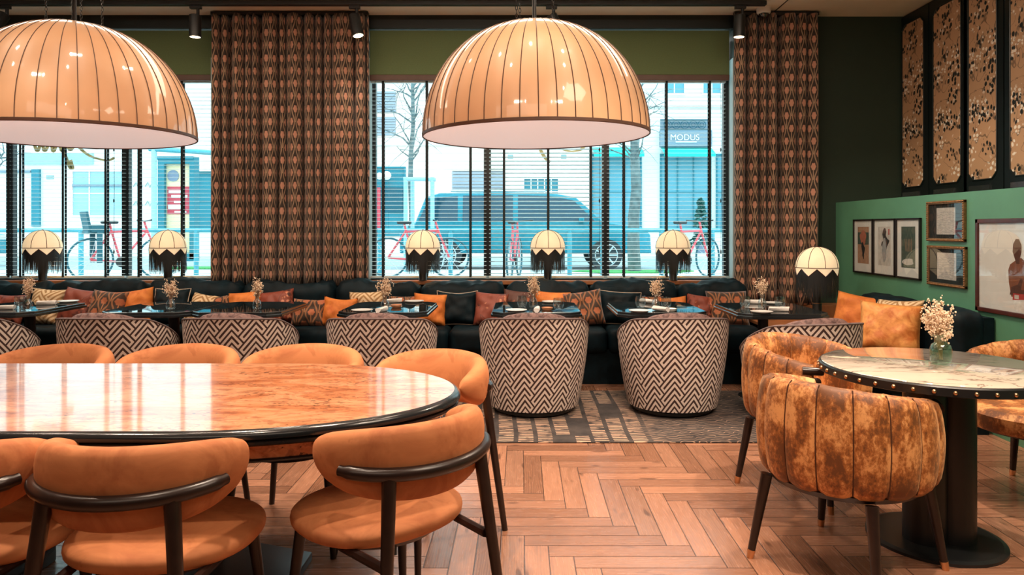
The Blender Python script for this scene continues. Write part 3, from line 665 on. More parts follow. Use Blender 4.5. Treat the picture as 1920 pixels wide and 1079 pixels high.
# ------------------------------------------------------------------ fringed lamps
def make_lamp(label, loc, ex=0, sc=1):
    t = thing('fringed_table_lamp', label, 'lamp', loc); zr = .315*1.0+ex; Rr = .166*sc; dh = .168*sc; NP = 8
    def rp(v): a = v*pi/2; return Rr*cos(a)**.9, zr+dh*sin(a)
    def fn(u, v):
        r_, z = rp(v); return (max(r_, .004)*cos(2*pi*u), max(r_, .004)*sin(2*pi*u), z)
    m = MB().grid(fn, 48, 12, cu=True)
    n = NP*8; top = [(Rr*cos(2*pi*i/n), Rr*sin(2*pi*i/n), zr) for i in range(n)]
    def tri(i): return abs(((i/8+.5) % 1)*2-1)
    bot = [((Rr-.004)*cos(2*pi*i/n), (Rr-.004)*sin(2*pi*i/n), zr-.010-.058*sc*(1-tri(i))) for i in range(n)]
    m.add(top+bot, [(i, (i+1) % n, n+(i+1) % n, n+i) for i in range(n)])
    m.build('shade', M['shade'], t, ang=70)
    ri = MB()
    for k in range(NP):
        a = 2*pi*(k+.0)/NP; ri.tube([((rp(i/10)[0]+.001)*cos(a), (rp(i/10)[0]+.001)*sin(a), rp(i/10)[1]) for i in range(11)], .0028, 5)
    ri.tube([((Rr+.001)*cos(2*pi*i/48), (Rr+.001)*sin(2*pi*i/48), zr) for i in range(48)], .003, 5, closed=True)
    ri.tube([((Rr-.002)*cos(2*pi*i/n), (Rr-.002)*sin(2*pi*i/n), bot[i][2]) for i in range(n)], .003, 4, closed=True)
    ri.lathe([(.012, zr+dh-.004), (.010, zr+dh+.006), (.001, zr+dh+.010)], 10)
    ri.build('shade_trim', M['brownframe'], t)
    rnd = random.Random(5); fr = MB()
    for i in range(300):
        a = 2*pi*i/300; j = i/300*n; z1 = zr-.010-.058*sc*(1-tri(j)); ln = .175*sc+.05*sc*(tri(j))+rnd.uniform(-.022, .012)
        r0 = Rr-.003; r1 = r0+rnd.uniform(-.004, .006); da = rnd.uniform(-.02, .02); wd = .020
        z2 = z1-ln; p = []
        fr.add([(r0*cos(a-wd), r0*sin(a-wd), z1), (r0*cos(a+wd), r0*sin(a+wd), z1), (r1*cos(a+da+wd*.3), r1*sin(a+da+wd*.3), z2), (r1*cos(a+da-wd*.3), r1*sin(a+da-wd*.3), z2)], [(0, 1, 2, 3)])
    fr.build('fringe', M['fringe'], t, smooth=False)
    hb = zr-.04
    b = MB().lathe([(.040, 0), (.041, .004), (.038, .01), (.038, hb), (.030, hb+.005)], 28)
    bo = b.build('base', M['black'], t)
    MB().lathe([(.012, hb), (.012, zr+.02), (.02, zr+.025)], 12).build('lamp_stem', M['black'], t)
    if ex > 0:
        for zz in (.11, .19): MB().lathe([(.0385, zz-.004), (.041, zz-.003), (.041, zz+.003), (.0385, zz+.004)], 28, cap=False).build('brass_ring', M['brass'], bo)
    MB().sph((0, 0, zr+.05), .028, 14, 8).build('bulb', M['bulb'], t)
    l = bpy.data.lights.new('lamp_light', 'POINT'); l.energy = 7; l.color = (1, .66, .36); l.shadow_soft_size = .03
    lo = bpy.data.objects.new('lamp_light', l); COL.objects.link(lo); lo.parent = t; lo.location = (0, 0, zr-.01)
    return t
L0 = make_lamp('fringed lamp on the left window ledge, leftmost in the picture', (X(80, 6.93), 6.93, SILL))
for px, lb in ((315, 'fringed lamp on the left window ledge next to the wide curtain'), (793, 'fringed lamp on the right window ledge nearest the wide curtain'),
               (1027, 'fringed lamp in the middle of the right window ledge'), (1262, 'fringed lamp on the right window ledge nearest the narrow curtain')):
    dup(L0, (X(px, 6.93), 6.93, SILL), label=lb)
for o in [q for q in COL.objects if q.name.startswith('fringed_table_lamp')]: o['group'] = 'fringed lamps along the windows'
PZ = .50
make_lamp('taller fringed lamp with two brass rings on the oak corner platform', (X(1532, 6.25), 6.25, PZ), .185, 1.06)
# ------------------------------------------------------------------ banquettes
def soft_box(x0, x1, y0, y1, z0, z1, seed=0, puff=.02, wr=.006, nx=30, e=.10):
    """rounded upholstered block"""
    cx, cy, cz = (x0+x1)/2, (y0+y1)/2, (z0+z1)/2; a, b, c = (x1-x0)/2, (y1-y0)/2, (z1-z0)/2
    m = MB(); import itertools
    rr = min(e, a, b, c)
    def P3(x, y, z):   # cube [-1,1]^3 -> rounded box
        p = Vector((x*a, y*b, z*c)); q = Vector((max(-a+rr, min(a-rr, p.x)), max(-b+rr, min(b-rr, p.y)), max(-c+rr, min(c-rr, p.z))))
        d = p-q
        if d.length > 1e-9:
            d = d.normalized()*rr; p = q+d
        f = 1+0*x
        k = (1-x**4)*(1-y**4 if abs(z) >= .999 else 1)
        nz = mnoise.noise(Vector((p.x*3+seed, p.y*5, p.z*5+seed*2.1)))*wr+mnoise.noise(Vector((p.x*14+seed, p.y*9, p.z*9)))*wr*.5
        if abs(y) > .999 or abs(z) > .999:
            pf = puff*(1-x**2)
        else: pf = 0
        return (cx+p.x, cy+p.y+math.copysign(1, y)*(abs(y) > .999)*(pf+nz)*(1-z*z), cz+p.z+math.copysign(1, z)*(abs(z) > .999)*(pf*.7+nz)+nz*(abs(z) > .999))
    def tl(t): return math.sin((t-.5)*pi)*.35+(2*t-1)*.65
    nu, nv = nx, 10
    for ax, sg in itertools.product((0, 1, 2), (-1, 1)):
        def fn(u, v, ax=ax, sg=sg):
            s_, t_ = tl(u), tl(v)
            p = {0: (sg, s_, t_), 1: (s_, sg, t_), 2: (s_, t_, sg)}[ax]; return P3(*p)
        flip = (sg > 0) if ax == 1 else (sg < 0)
        m.grid(fn, nu if ax else 10, nv, flip=flip)
    return m
def weld(o):
    w_ = o.modifiers.new('weld', 'WELD'); w_.merge_threshold = .0008; return o
t = thing('banquette', 'long black velvet banquette running under the windows behind the row of tables', 'sofa', (0, 6.4, 0))
def lift(m, dy=-6.4): m.v = [(a, b+dy, c) for a, b, c in m.v]; return m
lift(MB().box(-6.2, 2.10, 6.18, 6.98, 0, .30)).build('base', M['blackvelvet'], t, smooth=False)
lift(MB().box(-6.2, 2.10, 6.80, 6.96, .30, .74)).build('back_frame', M['blackvelvet'], t, smooth=False)
segs = [-6.2, -4.9, -3.6, -2.1, -.62, .745, 2.10]
for i in range(len(segs)-1):
    o = lift(soft_box(segs[i]+.003, segs[i+1]-.003, 6.12, 6.78, .27, .475, i, .012, .004, e=.05)).build('seat_cushion', M['blackvelvet'], t, ang=60); weld(o)
bs = [-6.2, -5.3, -4.35, -3.45, -2.58, -1.72, -.93, -.15, .64, 1.45, 2.10]
for i in range(len(bs)-1):
    o = lift(soft_box(bs[i]+.002, bs[i+1]-.002, 6.60, 6.88, .44, .838-(.014 if i % 3 == 1 else 0), i+20, .018, .026, e=.085, nx=44)).build('back_cushion', M['blackvelvet'], t, ang=60); weld(o)
# corner platform and side sofa
t = thing('corner_platform', 'oak topped low platform in the corner under the tall fringed lamp', 'platform', (2.6, 6.4, 0))
MB().box(-.48, .455, -.37, .37, PZ-.03, PZ).build('oak_top', M['wood'], t, bevel=.004)
MB().box(-.46, .44, -.33, .36, 0, PZ-.03).build('plinth', M['blackvelvet'], t, smooth=False)
t = thing('side_sofa', 'black velvet sofa against the green wall under the pictures', 'sofa', (2.6, 5.2, 0))
def lf(m): m.v = [(a-2.6, b-5.2, c) for a, b, c in m.v]; return m
lf(MB().box(2.40, 3.03, 4.66, 5.98, 0, .28)).build('base', M['blackvelvet'], t, smooth=False)
for i, (a, b) in enumerate(((4.64, 5.31), (5.32, 6.0))):
    weld(lf(soft_box(2.36, 2.84, a, b, .26, .46, 50+i, .012, .004, e=.05)).build('seat_cushion', M['blackvelvet'], t, ang=60))
    weld(lf(soft_box(2.78, 3.03, a, b, .40, .80, 60+i, .014, .010, e=.08)).build('back_cushion', M['blackvelvet'], t, ang=60))
lf(MB().box(2.98, 3.05, 4.64, 6.0, .2, .76)).build('back_frame', M['blackvelvet'], t, smooth=False)
# ------------------------------------------------------------------ cushions
def cushion(w_, h_, mat, seed, label, loc, rz=0, tilt=18, roll=0, pipe=None, sag=.0, back=None, name='throw_pillow', cat='pillow', th=.075):
    rnd = random.Random(seed); m = MB(); n = 18; s1 = rnd.uniform(0, 50)
    def side(sg):
        def fn(u, v):
            x = 2*u-1; y = 2*v-1
            k = (1-x**4)*(1-y**4); t_ = max(0, k)**.55
            pin = 1-.10*(1-x*x)*abs(y)**3*0
            px = x*w_/2*(1-.07*(1-y*y)); pz = y*h_/2*(1-.07*(1-x*x))-sag*h_*max(0, y)**2*(1-x*x)
            nz = mnoise.noise(Vector((x*2.2+s1, y*2.2, sg*1.7)))*.020+mnoise.noise(Vector((x*6+s1, y*2.5+s1, 0)))*.010
            return (px, -sg*(th*t_+nz*min(1, k*3)), pz+h_/2)
        return fn
    m.grid(side(1), n, n, uvf=lambda u, v: (u*w_+s1, v*h_)); m.grid(side(-1), n, n, uvf=lambda u, v: (u*w_+s1, v*h_+.05), flip=True, mat=1 if back else 0)
    o = m.build(name, [mat, back] if back else mat, None, ang=75)
    w2 = o.modifiers.new('weld', 'WELD'); w2.merge_threshold = .002
    o.location = loc; o.rotation_euler = (-R(tilt), R(roll), rz)
    o.rotation_mode = 'XYZ'
    tag(o, label, cat)
    if pipe:
        pts = []
        for k in range(60):
            q = k/60*4; e_ = int(q); f = q-e_
            x, y = [(2*f-1, -1), (1, 2*f-1), (1-2*f, 1), (-1, 1-2*f)][e_]
            pts.append((x*w_/2*(1-.07*(1-y*y)), 0, y*h_/2*(1-.07*(1-x*x))-sag*h_*max(0, y)**2*(1-x*x)+h_/2))
        MB().tube(pts, .0045, 5, closed=True).build('piping', pipe, o)
    return o
def cush(px0, px1, py0, mat, seed, label, roll=0, rz=0, tilt=20, Yb=6.42, **kw):
    Yt = Yb+.14; zt = H+(CY-py0)*Yt/F; w_ = (px1-px0)*(Yb+.05)/F
    zb = .472; hh = (zt-zb)/cos(R(tilt))
    cushion(w_, hh, mat, seed, label, (X((px0+px1)/2, Yb+.05), Yb, zb), R(rz), tilt, roll, **kw)
cush(-10, 46, 552, M['floralpil'], 1, 'dark rose floral pillow behind the leftmost table, cut by the left picture edge')
cush(52, 116, 541, M['zigpil'], 2, 'cream and gold zigzag pillow leaning behind the leftmost table', 3)
cush(108, 172, 541, M['floralpil'], 3, 'red brown floral velvet pillow between the zigzag and damask pillows at far left', 8, Yb=6.38)
cush(163, 230, 545, M['damaskpil'], 4, 'brown damask pillow left of the orange pillow at far left', 5, Yb=6.33)
cush(222, 292, 542, M['orangepil'], 5, 'orange velvet pillow behind the second table from the left', -9, Yb=6.42)
cush(285, 352, 541, M['blackvelvet'], 6, 'black pillow with cream piping behind the vase of the second table from left', 0, pipe=M['piping'])
cush(345, 402, 552, M['zigpil'], 7, 'cream zigzag pillow slumped between the second and third tables from left', 10, tilt=30)
cush(392, 440, 555, M['damaskpil'], 8, 'small brown damask pillow behind the third table beside the slumped zigzag pillow', -5, tilt=30)
cush(430, 492, 546, M['orangepil'], 9, 'orange velvet pillow behind the vase of the third table from left', -6)
cush(487, 556, 544, M['floralpil'], 10, 'rose floral pillow behind the right half of the third table from left', -8, Yb=6.46)
cush(547, 614, 560, M['damaskpil'], 11, 'brown damask pillow in the gap right of the third table from left', 2, Yb=6.34)
cush(602, 666, 556, M['orangepil'], 12, 'crumpled orange pillow left of the fourth table, next to a damask pillow', 4, Yb=6.33, sag=.06)
cush(654, 722, 546, M['zigpil'], 13, 'cream and gold zigzag pillow behind the fourth table', -2)
cush(727, 786, 554, M['damaskpil'], 14, 'dark damask pillow behind the vase of the fourth table', 0, Yb=6.50)
cush(772, 836, 550, M['orangepil'], 15, 'smooth orange pillow at the right end of the fourth table', 3, Yb=6.38)
cush(818, 895, 545, M['blackvelvet'], 16, 'large black pillow with cream piping in the gap between fourth and fifth tables', 0, pipe=M['piping'], Yb=6.44, sag=.05)
cush(887, 950, 548, M['floralpil'], 17, 'rose floral pillow at the left end of the fifth table', 4, Yb=6.36)
cush(938, 1000, 544, M['floraldark'], 18, 'dark brown floral pillow behind the glass at the left of the fifth table', 6, Yb=6.50)
cush(1000, 1068, 546, M['orangepil'], 19, 'orange velvet pillow behind the right half of the fifth table', 3, Yb=6.48)
cush(1064, 1136, 545, M['damaskpil'], 20, 'brown damask pillow leaning at the right end of the fifth table', -8, Yb=6.36)
cush(1118, 1200, 546, M['blackvelvet'], 21, 'black pillow with cream piping behind the left end of the sixth table', 4, pipe=M['piping'], Yb=6.46)
cush(1196, 1246, 554, M['damaskpil'], 22, 'small brown damask pillow behind the vase of the sixth table', 0, Yb=6.52)
cush(1238, 1292, 556, M['orangepil'], 23, 'orange pillow behind the right half of the sixth table', -5, Yb=6.48)
cush(1282, 1334, 552, M['floralpil'], 24, 'rose floral pillow between the sixth and seventh tables', 8, Yb=6.44)
cush(1326, 1402, 546, M['damaskpil'], 25, 'square brown damask pillow behind the left half of the seventh table', 0, Yb=6.42, pipe=M['darkpiping'])
# side sofa pillows
cushion(.38, .36, M['orangepil'], 31, 'orange pillow leaning sideways at the corner end of the side sofa', (X(1600, 5.72), 5.72, .465), R(-38), 18, 8, back=M['zigpil'])
cushion(.42, .38, M['zigpil'], 32, 'pale zigzag pillow peeping out behind the big orange pillow on the side sofa', (2.66, 5.22, .465), R(-72), 22, -4)
cushion(.40, .37, M['orangevel'], 33, 'big crushed orange velvet pillow in front of a pale pillow on the side sofa', (X(1664, 4.98), 4.98, .465), R(-30), 20, 3)
# ------------------------------------------------------------------ cafe tables of the banquette
TZ = .722
def make_cafe(label, x, y=5.67):
    t = thing('cafe_table', label, 'table', (x, y, 0), group=None); a, b, c = .335, .40, .085
    poly = chamfer_rect(-a, a, -b, b, c)
    MB().prism([(p*.975, q*.975) for p, q in poly], TZ-.012, TZ).build('glass_top', M['blackglass'], t, bevel=.002)
    e = MB(); n = 8; lv = [(1.0, TZ-.040), (1.012, TZ-.036), (1.012, TZ-.022), (.985, TZ-.018), (.985, TZ-.004), (.972, TZ-.001)]
    vs = [(p*s_, q*s_, z) for s_, z in lv for p, q in poly]; k = len(lv)
    e.add(vs, [(j*n+i, j*n+(i+1) % n, (j+1)*n+(i+1) % n, (j+1)*n+i) for j in range(k-1) for i in range(n)]+[tuple(range(n))[::-1]]); e.build('moulded_edge', M['tabedge'], t, smooth=False)
    MB().lathe([(.045, .03), (.040, .06), (.040, TZ-.06), (.10, TZ-.042), (.10, TZ-.040)], 24, (0, .12, 0)).build('column', M['black'], t)
    MB().lathe([(.19, 0), (.19, .012), (.06, .03), (.045, .032)], 36, (0, .12, 0)).build('foot', M['black'], t)
    return t
M['tabedge'] = simple('dark_pewter_edge', (.10, .12, .13), .22, .9)
TX = [-3.95, -2.79, -2.115, -1.03, .115, 1.05, 1.915]
tn = ['cut by the left picture edge', 'second from the left, with a single flower vase', 'third from the left, in front of the wide curtain', 'fourth from the left, with plates and rolled napkins', 'fifth from the left, behind the fully visible middle zigzag chair', 'sixth from the left, with a glowing candle bowl', 'rightmost of the row, nearest the corner lamp']
T0 = make_cafe('black glass topped cafe table '+tn[0], TX[0])
for k in range(1, 7): dup(T0, (TX[k], 5.67-(.09 if k == 6 else 0), 0), label='black glass topped cafe table '+tn[k])
for o in [q for q in COL.objects if q.name.startswith('cafe_table')]: o['group'] = 'cafe tables along the banquette'
# ------------------------------------------------------------------ zigzag tub chairs
def make_tub(label, x, y=5.30, rz=0):
    t = thing('zigzag_tub_chair', label, 'chair', (x, y, 0), rz)
    def Rz(z): k = (z-.05)/.62; return .325+.078*(1-(1-max(0, min(1, k)))**1.8)
    def top(a):   # a: angle from back (0) to +-pi at front
        k = max(0, min(1, (abs(a)-.9)/1.35)); k = k*k*(3-2*k)
        return .712-.035*min(1, (a/1.2)**2)-.215*k
    def fo(u, v):
        a = (u*2-1)*pi; z = .05+(top(a)-.05)*v; r_ = Rz(z); return (r_*sin(a), -r_*cos(a), z)
    m = MB().grid(fo, 96, 20, uvf=lambda u, v: ((u*2-1)*pi*.40, .05+(top((u*2-1)*pi)-.05)*v), cu=False)
    m.build('shell', M['zigzag'], t, ang=60)
    def fi(u, v):
        a = (u*2-1)*pi; z0 = .36; z = top(a)+(z0-top(a))*v; r_ = Rz(top(a))-.045-.02*v
        if v < .001: r_ = Rz(top(a))
        elif v < .12: r_ = Rz(top(a))-.02; z = top(a)+.006
        return (r_*sin(a), -r_*cos(a), z)
    MB().grid(fi, 96, 12, flip=True).build('inner_lining', M['brownvelvet'], t, ang=60)
    MB().tube([(Rz(top(a))*sin(a), -Rz(top(a))*cos(a), top(a)) for a in [(k/80*2-1)*pi for k in range(80)]], .006, 6, closed=True).build('piping', M['darkpiping'], t)
    MB().lathe([(.001, .33), (.30, .33), (.325, .36), (.325, .42), (.29, .455), (.15, .465), (.001, .467)], 40, cap=False).build('seat', M['brownvelvet'], t)
    def bc(u, v):   # loose back roll, peeping above the rim
        a = (u*2-1)*1.05; th = 2*pi*v; ed = sqrt(max(0, 1-(u*2-1)**2))**.7
        wob = 1+.10*sin(a*26)+.06*sin(a*47+2)
        rr = .298-.0*u+.050*cos(th)*ed*(.9+.1*wob); z = .588+.146*sin(th)*ed*(.97+.03*wob)+.008*ed
        return (rr*sin(a), -rr*cos(a), z)
    MB().grid(bc, 60, 16, cv=True).build('back_pillow', M['brownvelvet'], t, ang=80)
    MB().lathe([(.275, .010), (.285, .014), (.285, .034), (.20, .052)], 48).build('swivel_base', M['black'], t)
    return t
cn = ['cut by the left picture edge behind the orange chairs', 'at the second table, mostly hidden by two orange chairs', 'at the third table in front of the wide curtain', 'at the fourth table behind the end of the burl table', 'left of the two shown whole, at the fifth table', 'right of the two shown whole, at the sixth table', 'at the corner table, almost hidden behind an orange velvet armchair']
CXs = [(-4.01, 5.30, 0), (-2.945, 5.30, -.05), (-2.05, 5.30, 0), (-1.017, 5.30, 0), (.094, 5.30, 0), (1.111, 5.30, .04), (1.93, 5.0, .2)]
C0 = make_tub('zigzag tub chair '+cn[0], *CXs[0])
for k in range(1, 7): dup(C0, (CXs[k][0], CXs[k][1], 0), CXs[k][2], label='zigzag tub chair '+cn[k])
for o in [q for q in COL.objects if q.name.startswith('zigzag_tub_chair')]: o['group'] = 'zigzag tub chairs along the cafe tables'; o.location.z = .010
# ------------------------------------------------------------------ burl dining table
t = thing('dining_table', 'long burl wood dining table with black moulded edge and rounded end', 'table', (-1.62, 2.60, 0))
def stad(a, b, n, ex=2.55, ey=2.0, N=120):
    out = []
    for i in range(N):
        th = 2*pi*i/N; c_, s_ = cos(th), sin(th)
        out.append((math.copysign(abs(c_)**(2/ex), c_)*a, math.copysign(abs(s_)**(2/ex), s_)*b))
    return out
SA, SB, DZ = 1.40, .545, .752
def straight_end(a, b, N=140, e=.80):
    """straight sides with half-ellipse ends of depth e"""
    out = []; h = N//2
    for i in range(h+1):
        th = -pi/2+pi*i/h; out.append((a-e+e*cos(th), b*sin(th)))
    for i in range(h+1):
        th = pi/2+pi*i/h; out.append((-a+e+e*cos(th), b*sin(th)))
    return out
def scaled(d, e=.80): return straight_end(SA-d, SB-d, e=e-d)
MB().prism(scaled(.022), DZ-.012, DZ).build('burl_top', M['burl'], t, smooth=False)
def band(levels, name, mat):
    m = MB(); n = len(scaled(0)); vs = []
    for d, z in levels: vs += [(x, y, z) for x, y in scaled(d)]
    m.add(vs, [(j*n+i, j*n+(i+1) % n, (j+1)*n+(i+1) % n, (j+1)*n+i) for j in range(len(levels)-1) for i in range(n)]); return m.build(name, mat, t, ang=50)
M['edge'] = simple('black_lacquer_edge', (.012, .014, .016), .18)
band([(.10, DZ-.050), (.014, DZ-.050), (.006, DZ-.044), (.006, DZ-.036), (.012, DZ-.032), (.0, DZ-.026), (.0, DZ-.014), (.010, DZ-.004), (.016, DZ-.002), (.022, DZ), (.024, DZ-.002)], 'moulded_edge', M['edge'])
band([(.075, DZ-.105), (.075, DZ-.045)], 'apron', M['burl'])
band([(.10, DZ-.116), (.068, DZ-.114), (.066, DZ-.108), (.072, DZ-.104), (.10, DZ-.104)], 'apron_bead', M['edge'])
MB().prism(scaled(.08), DZ-.104, DZ-.100).build('table_underside', M['darkwood'], t, smooth=False)
for sx in (-.35, .30):
    m = MB(); m.box(sx-.15, sx+.15, -.12, .22, .075, DZ-.105); m.build('pedestal', M['darkwood'], t, bevel=.008)
    f = MB(); sg = 1 if sx > 0 else -1
    prof = [(-.10, 0), (.48, 0), (.48, .035), (.15, .095), (-.10, .095)]
    vs = [(sx+sg*x_, -.02, z) for x_, z in prof]+[(sx+sg*x_, .30, z) for x_, z in prof]; n = len(prof)
    f.add(vs, [tuple(range(n)), tuple(range(n, 2*n))[::-1]]+[((i+1) % n, i, i+n, (i+1) % n+n) for i in range(n)]).build('pedestal_foot', M['darkwood'], t, bevel=.006)
# ------------------------------------------------------------------ orange dining chairs
def make_dining(label, x, y, rz):
    t = thing('dining_chair', label, 'chair', (x, y, 0), rz); TM = 1.82
    def ctr(a, off): return ((.285+off)*sin(a), -.10-(.262+off)*cos(a))
    def pad(u, v):
        a = (u*2-1)*TM; th = 2*pi*v; s_ = abs(u*2-1); ed = max(0, 1-s_**4.5)**.5
        hh = .112*(1-.42*s_**1.8)*ed+.002; tk_ = .044*ed+.002
        c_, q = cos(th), sin(th); c2 = math.copysign(abs(c_)**.85, c_); q2 = math.copysign(abs(q)**.9, q)
        z = .675+.016*s_**2+q2*hh; off = -.044+c2*tk_+.016*q2*(1-s_)
        X_, Y_ = ctr(a, off); return (X_, Y_, z)
    MB().grid(pad, 56, 20, cv=True).build('backrest', M['suede'], t, ang=80)
    pts = []
    for k in range(33):
        a = (k/32*2-1)*TM*.90; s_ = abs(a)/TM; hh = .112*(1-.42*s_**1.8)*max(0, 1-s_**4.5)**.5
        X_, Y_ = ctr(a, -.044+.60*.044*max(0, 1-s_**4.5)**.5+.012*(1-s_)); pts.append((X_, Y_, .675+.016*s_**2+hh*.80))
    MB().tube(pts, .0022, 4).build('seam', M['seam'], t)
    pts = []; rr = []
    for k in range(41):
        a = (k/40*2-1)*1.12; s_ = abs(a)/1.12; X_, Y_ = ctr(a, .004-.006*s_**6); pts.append((X_, Y_, .658+.010*s_**2)); rr.append(.020*(1 if s_ < .93 else .8))
    MB().tube(pts, rr, 12).build('back_rail', M['darkwood'], t)
    def leg(p, q, r0, r1):
        pts = [Vector(p).lerp(Vector(q), k/5) for k in range(6)]; o = MB().tube(pts, [r0+(r1-r0)*k/5 for k in range(6)], 14).build('leg', M['darkwood'], t)
        return o
    for s_ in (-1, 1):
        a = s_*.60; X_, Y_ = ctr(a, .0)
        leg((X_, Y_, .658), (s_*.225, -.385, 0), .021, .013)
        leg((s_*.185, .150, .42), (s_*.225, .195, 0), .020, .012)
        MB().tube([(s_*.178, -.325, .405), (s_*.19, -.12, .405), (s_*.19, .15, .405)], .014, 8).build('side_rail', M['darkwood'], t)
    def seat(u, v):
        a = 2*pi*u; ph = -pi/2+pi*v; c_ = cos(ph); s_ = sin(ph); r_ = abs(c_)**.55
        cc, ss = cos(a), sin(a); q = (abs(cc)**2.3+abs(ss)**2.3)**(-1/2.3)
        z = .438+.042*math.copysign(abs(s_)**.75, s_)-(.012*(1-r_*r_) if s_ > 0 else 0)
        return (.268*r_*cc*q, .245*r_*ss*q, z)
    MB().grid(seat, 64, 18, cu=True).build('seat', M['suede'], t, ang=80)
    MB().lathe([(.19, .385), (.20, .40)], 40).build('seat_frame', M['darkwood'], t)
    MB().box(-.105, -.070, -.214, -.211, .378, .405).build('maker_tag', M['tape'], t, smooth=False)
    return t
M['seamdark'] = simple('dark_brown_seam', srgb(74, 40, 18), .9)
M['seam'] = simple('orange_seam_thread', srgb(140, 74, 34), .9)
D0 = make_dining('orange suede dining chair in the foreground, whole backrest shown with both rear legs', -1.045, 2.14, 0)
for x, y, rz, lb in [(-1.60, 2.14, 0, 'orange suede dining chair in the foreground cut by the left picture edge'),
                     (-.46, 2.32, R(43), 'orange suede dining chair turned at the rounded end of the burl table, foreground right'),
                     (-2.13, 3.11, pi, 'orange suede dining chair across the burl table, leftmost of the far side'),
                     (-1.55, 3.11, pi, 'orange suede dining chair across the burl table, second from left on the far side'),
                     (-.985, 3.11, pi, 'orange suede dining chair across the burl table, third from left on the far side'),
                     (-.47, 2.99, pi-R(33), 'orange suede dining chair turned at the far rounded corner of the burl table')]:
    dup(D0, (x, y, 0), rz, label=lb)
for o in [q for q in COL.objects if q.name.startswith('dining_chair')]: o['group'] = 'orange suede chairs around the burl table'
# ------------------------------------------------------------------ marble table
MT = (1.78, 3.10); MR = .462; MZ = .752
t = thing('marble_table', 'round cream marble table with black studded edge and thick black column', 'table', (*MT, 0))
MB().lathe([(.001, MZ-.02), (MR-.012, MZ-.02), (MR-.010, MZ-.003), (MR-.014, MZ), (.001, MZ)], 96, cap=False).build('marble_top', M['marble'], t)
MB().lathe([(.001, MZ-.045), (MR-.01, MZ-.045), (MR, MZ-.041), (MR, MZ-.010), (MR-.004, MZ-.005), (MR-.012, MZ-.004)], 96, cap=False).build('studded_edge', M['black'], t)
for k in range(42):
    a = 2*pi*k/42; MB().sph((MR*cos(a), MR*sin(a), MZ-.026), .0085, 10, 6).build('brass_stud', M['brass'], t)
MB().lathe([(.27, 0), (.27, .012), (.25, .018)], 64).build('base_plate', M['black'], t)
c = MB()
for a in (pi/2, pi/2+2*pi/3, pi/2+4*pi/3): c.lathe([(.088, .016), (.088, MZ-.045)], 32, (.068*cos(a), .068*sin(a), 0))
c.build('column', M['black'], t, ang=30)
# ------------------------------------------------------------------ orange velvet barrel chairs
def make_barrel(label, x, y, rz):
    t = thing('velvet_armchair', label, 'chair', (x, y, 0), rz); TM = 2.15; NCH = 11
    def top(a): k = min(1, abs(a)/TM); return .765-.085*k**1.6
    def outer(a, z):
        k = (z-.36)/(top(a)-.36); ch = abs(math.sin((a/TM*NCH/2)*pi+pi/2)); return .318+.024*sin(pi*max(0, min(1, k)))**.8-.018*(1-ch**.45)
    def sh(u, v):
        a = (u*2-1)*TM; zt = top(a); r1 = outer(a, .56); 
        # closed section: outer bottom -> outer top -> inner top -> inner bottom
        if v <= .5:
            k = v/.5; z = .36+(zt-.36)*k; r_ = outer(a, z)
            if k > .88: r_ -= .030*((k-.88)/.12)**2; z = .36+(zt-.36)*(.88+.12*math.sin((k-.88)/.12*pi/2))
            if k < .08: r_ -= .02*(1-k/.08)
        else:
            k = (v-.5)/.5; z = zt+(.36-zt)*k; r_ = outer(a, zt)-.042-.030*min(1, k*6)
            if k < .06: z = zt+.002
        e = max(0, (abs(u*2-1)-.95)/.05); r_ = r_*(1-e)+(.30)*e if e > 0 and False else r_
        fr = 1.0
        return (r_*sin(a), -r_*cos(a)*1.02+.02, z)
    m = MB().grid(sh, 154, 32, cv=True)
    # end caps
    for u in (0, 1):
        vs = [sh(u, j/32) for j in range(32)]; m.add(vs, [tuple(range(32)) if u else tuple(range(32))[::-1]])
    m.build('barrel_back', M['crush'], t, ang=100)
    sm = MB()
    for k in range(NCH+1):
        a = (-1+2*k/NCH)*TM
        if abs(a) < TM-.02:
            pts = []
            for q in range(13):
                z = .375+(top(a)-.40)*q/12; r_ = outer(a, z)+.0015; pts.append((r_*sin(a), -r_*cos(a)*1.02+.02, z))
            pts.append(((r_-.02)*sin(a), -(r_-.02)*cos(a)*1.02+.02, top(a)-.004)); sm.tube(pts, .0028, 5)
    sm.build('channel_seams', M['seamdark'], t)
    MB().lathe([(.001, .36), (.285, .36), (.300, .38), (.300, .435), (.275, .462), (.15, .470), (.001, .472)], 48, (0, .03, 0), cap=False).build('seat', M['crush'], t)
    MB().lathe([(.24, .335), (.275, .345), (.285, .366)], 48).build('seat_frame', M['darkwood'], t)
    for s_ in (-1, 1):
        a = s_*TM; r_ = .315; p = Vector((r_*sin(a), -r_*cos(a)*1.02+.02, .655)); d = Vector((cos(a)*s_, sin(a)*s_*1.0, 0)).normalized()
        MB().tube([p-d*.05, p+d*.035, p+d*.045], [.020, .020, .016], 14).build('arm_tip', M['darkwood'], t)
        for fy in (-1, 1):
            q0 = Vector((s_*.215, fy*.215+.02, .345)); q1 = Vector((s_*.262, fy*.262+.02, 0)); q2 = q0.lerp(q1, .90)
            lg = MB().tube([q0, q2], [.023, .0150], 14).build('leg', M['darkwood'], t)
            MB().tube([q2, q1], [.0165, .0135], 14).build('brass_cap', M['brass'], lg)
    return t
def face(fx, fy): return atan2(fy, fx)-pi/2
B0 = make_barrel('orange crushed velvet armchair in the right foreground seen from behind, channel tufted', 1.28, 2.86, face(.80, .60))
dup(B0, (1.49, 3.75, 0), face(.60, -.80), label='orange crushed velvet armchair behind the foreground armchair, left of the marble table')
dup(B0, (2.56, 3.56, 0), face(-.90, -.44), label='orange crushed velvet armchair at the far right of the marble table, cut by picture edge')
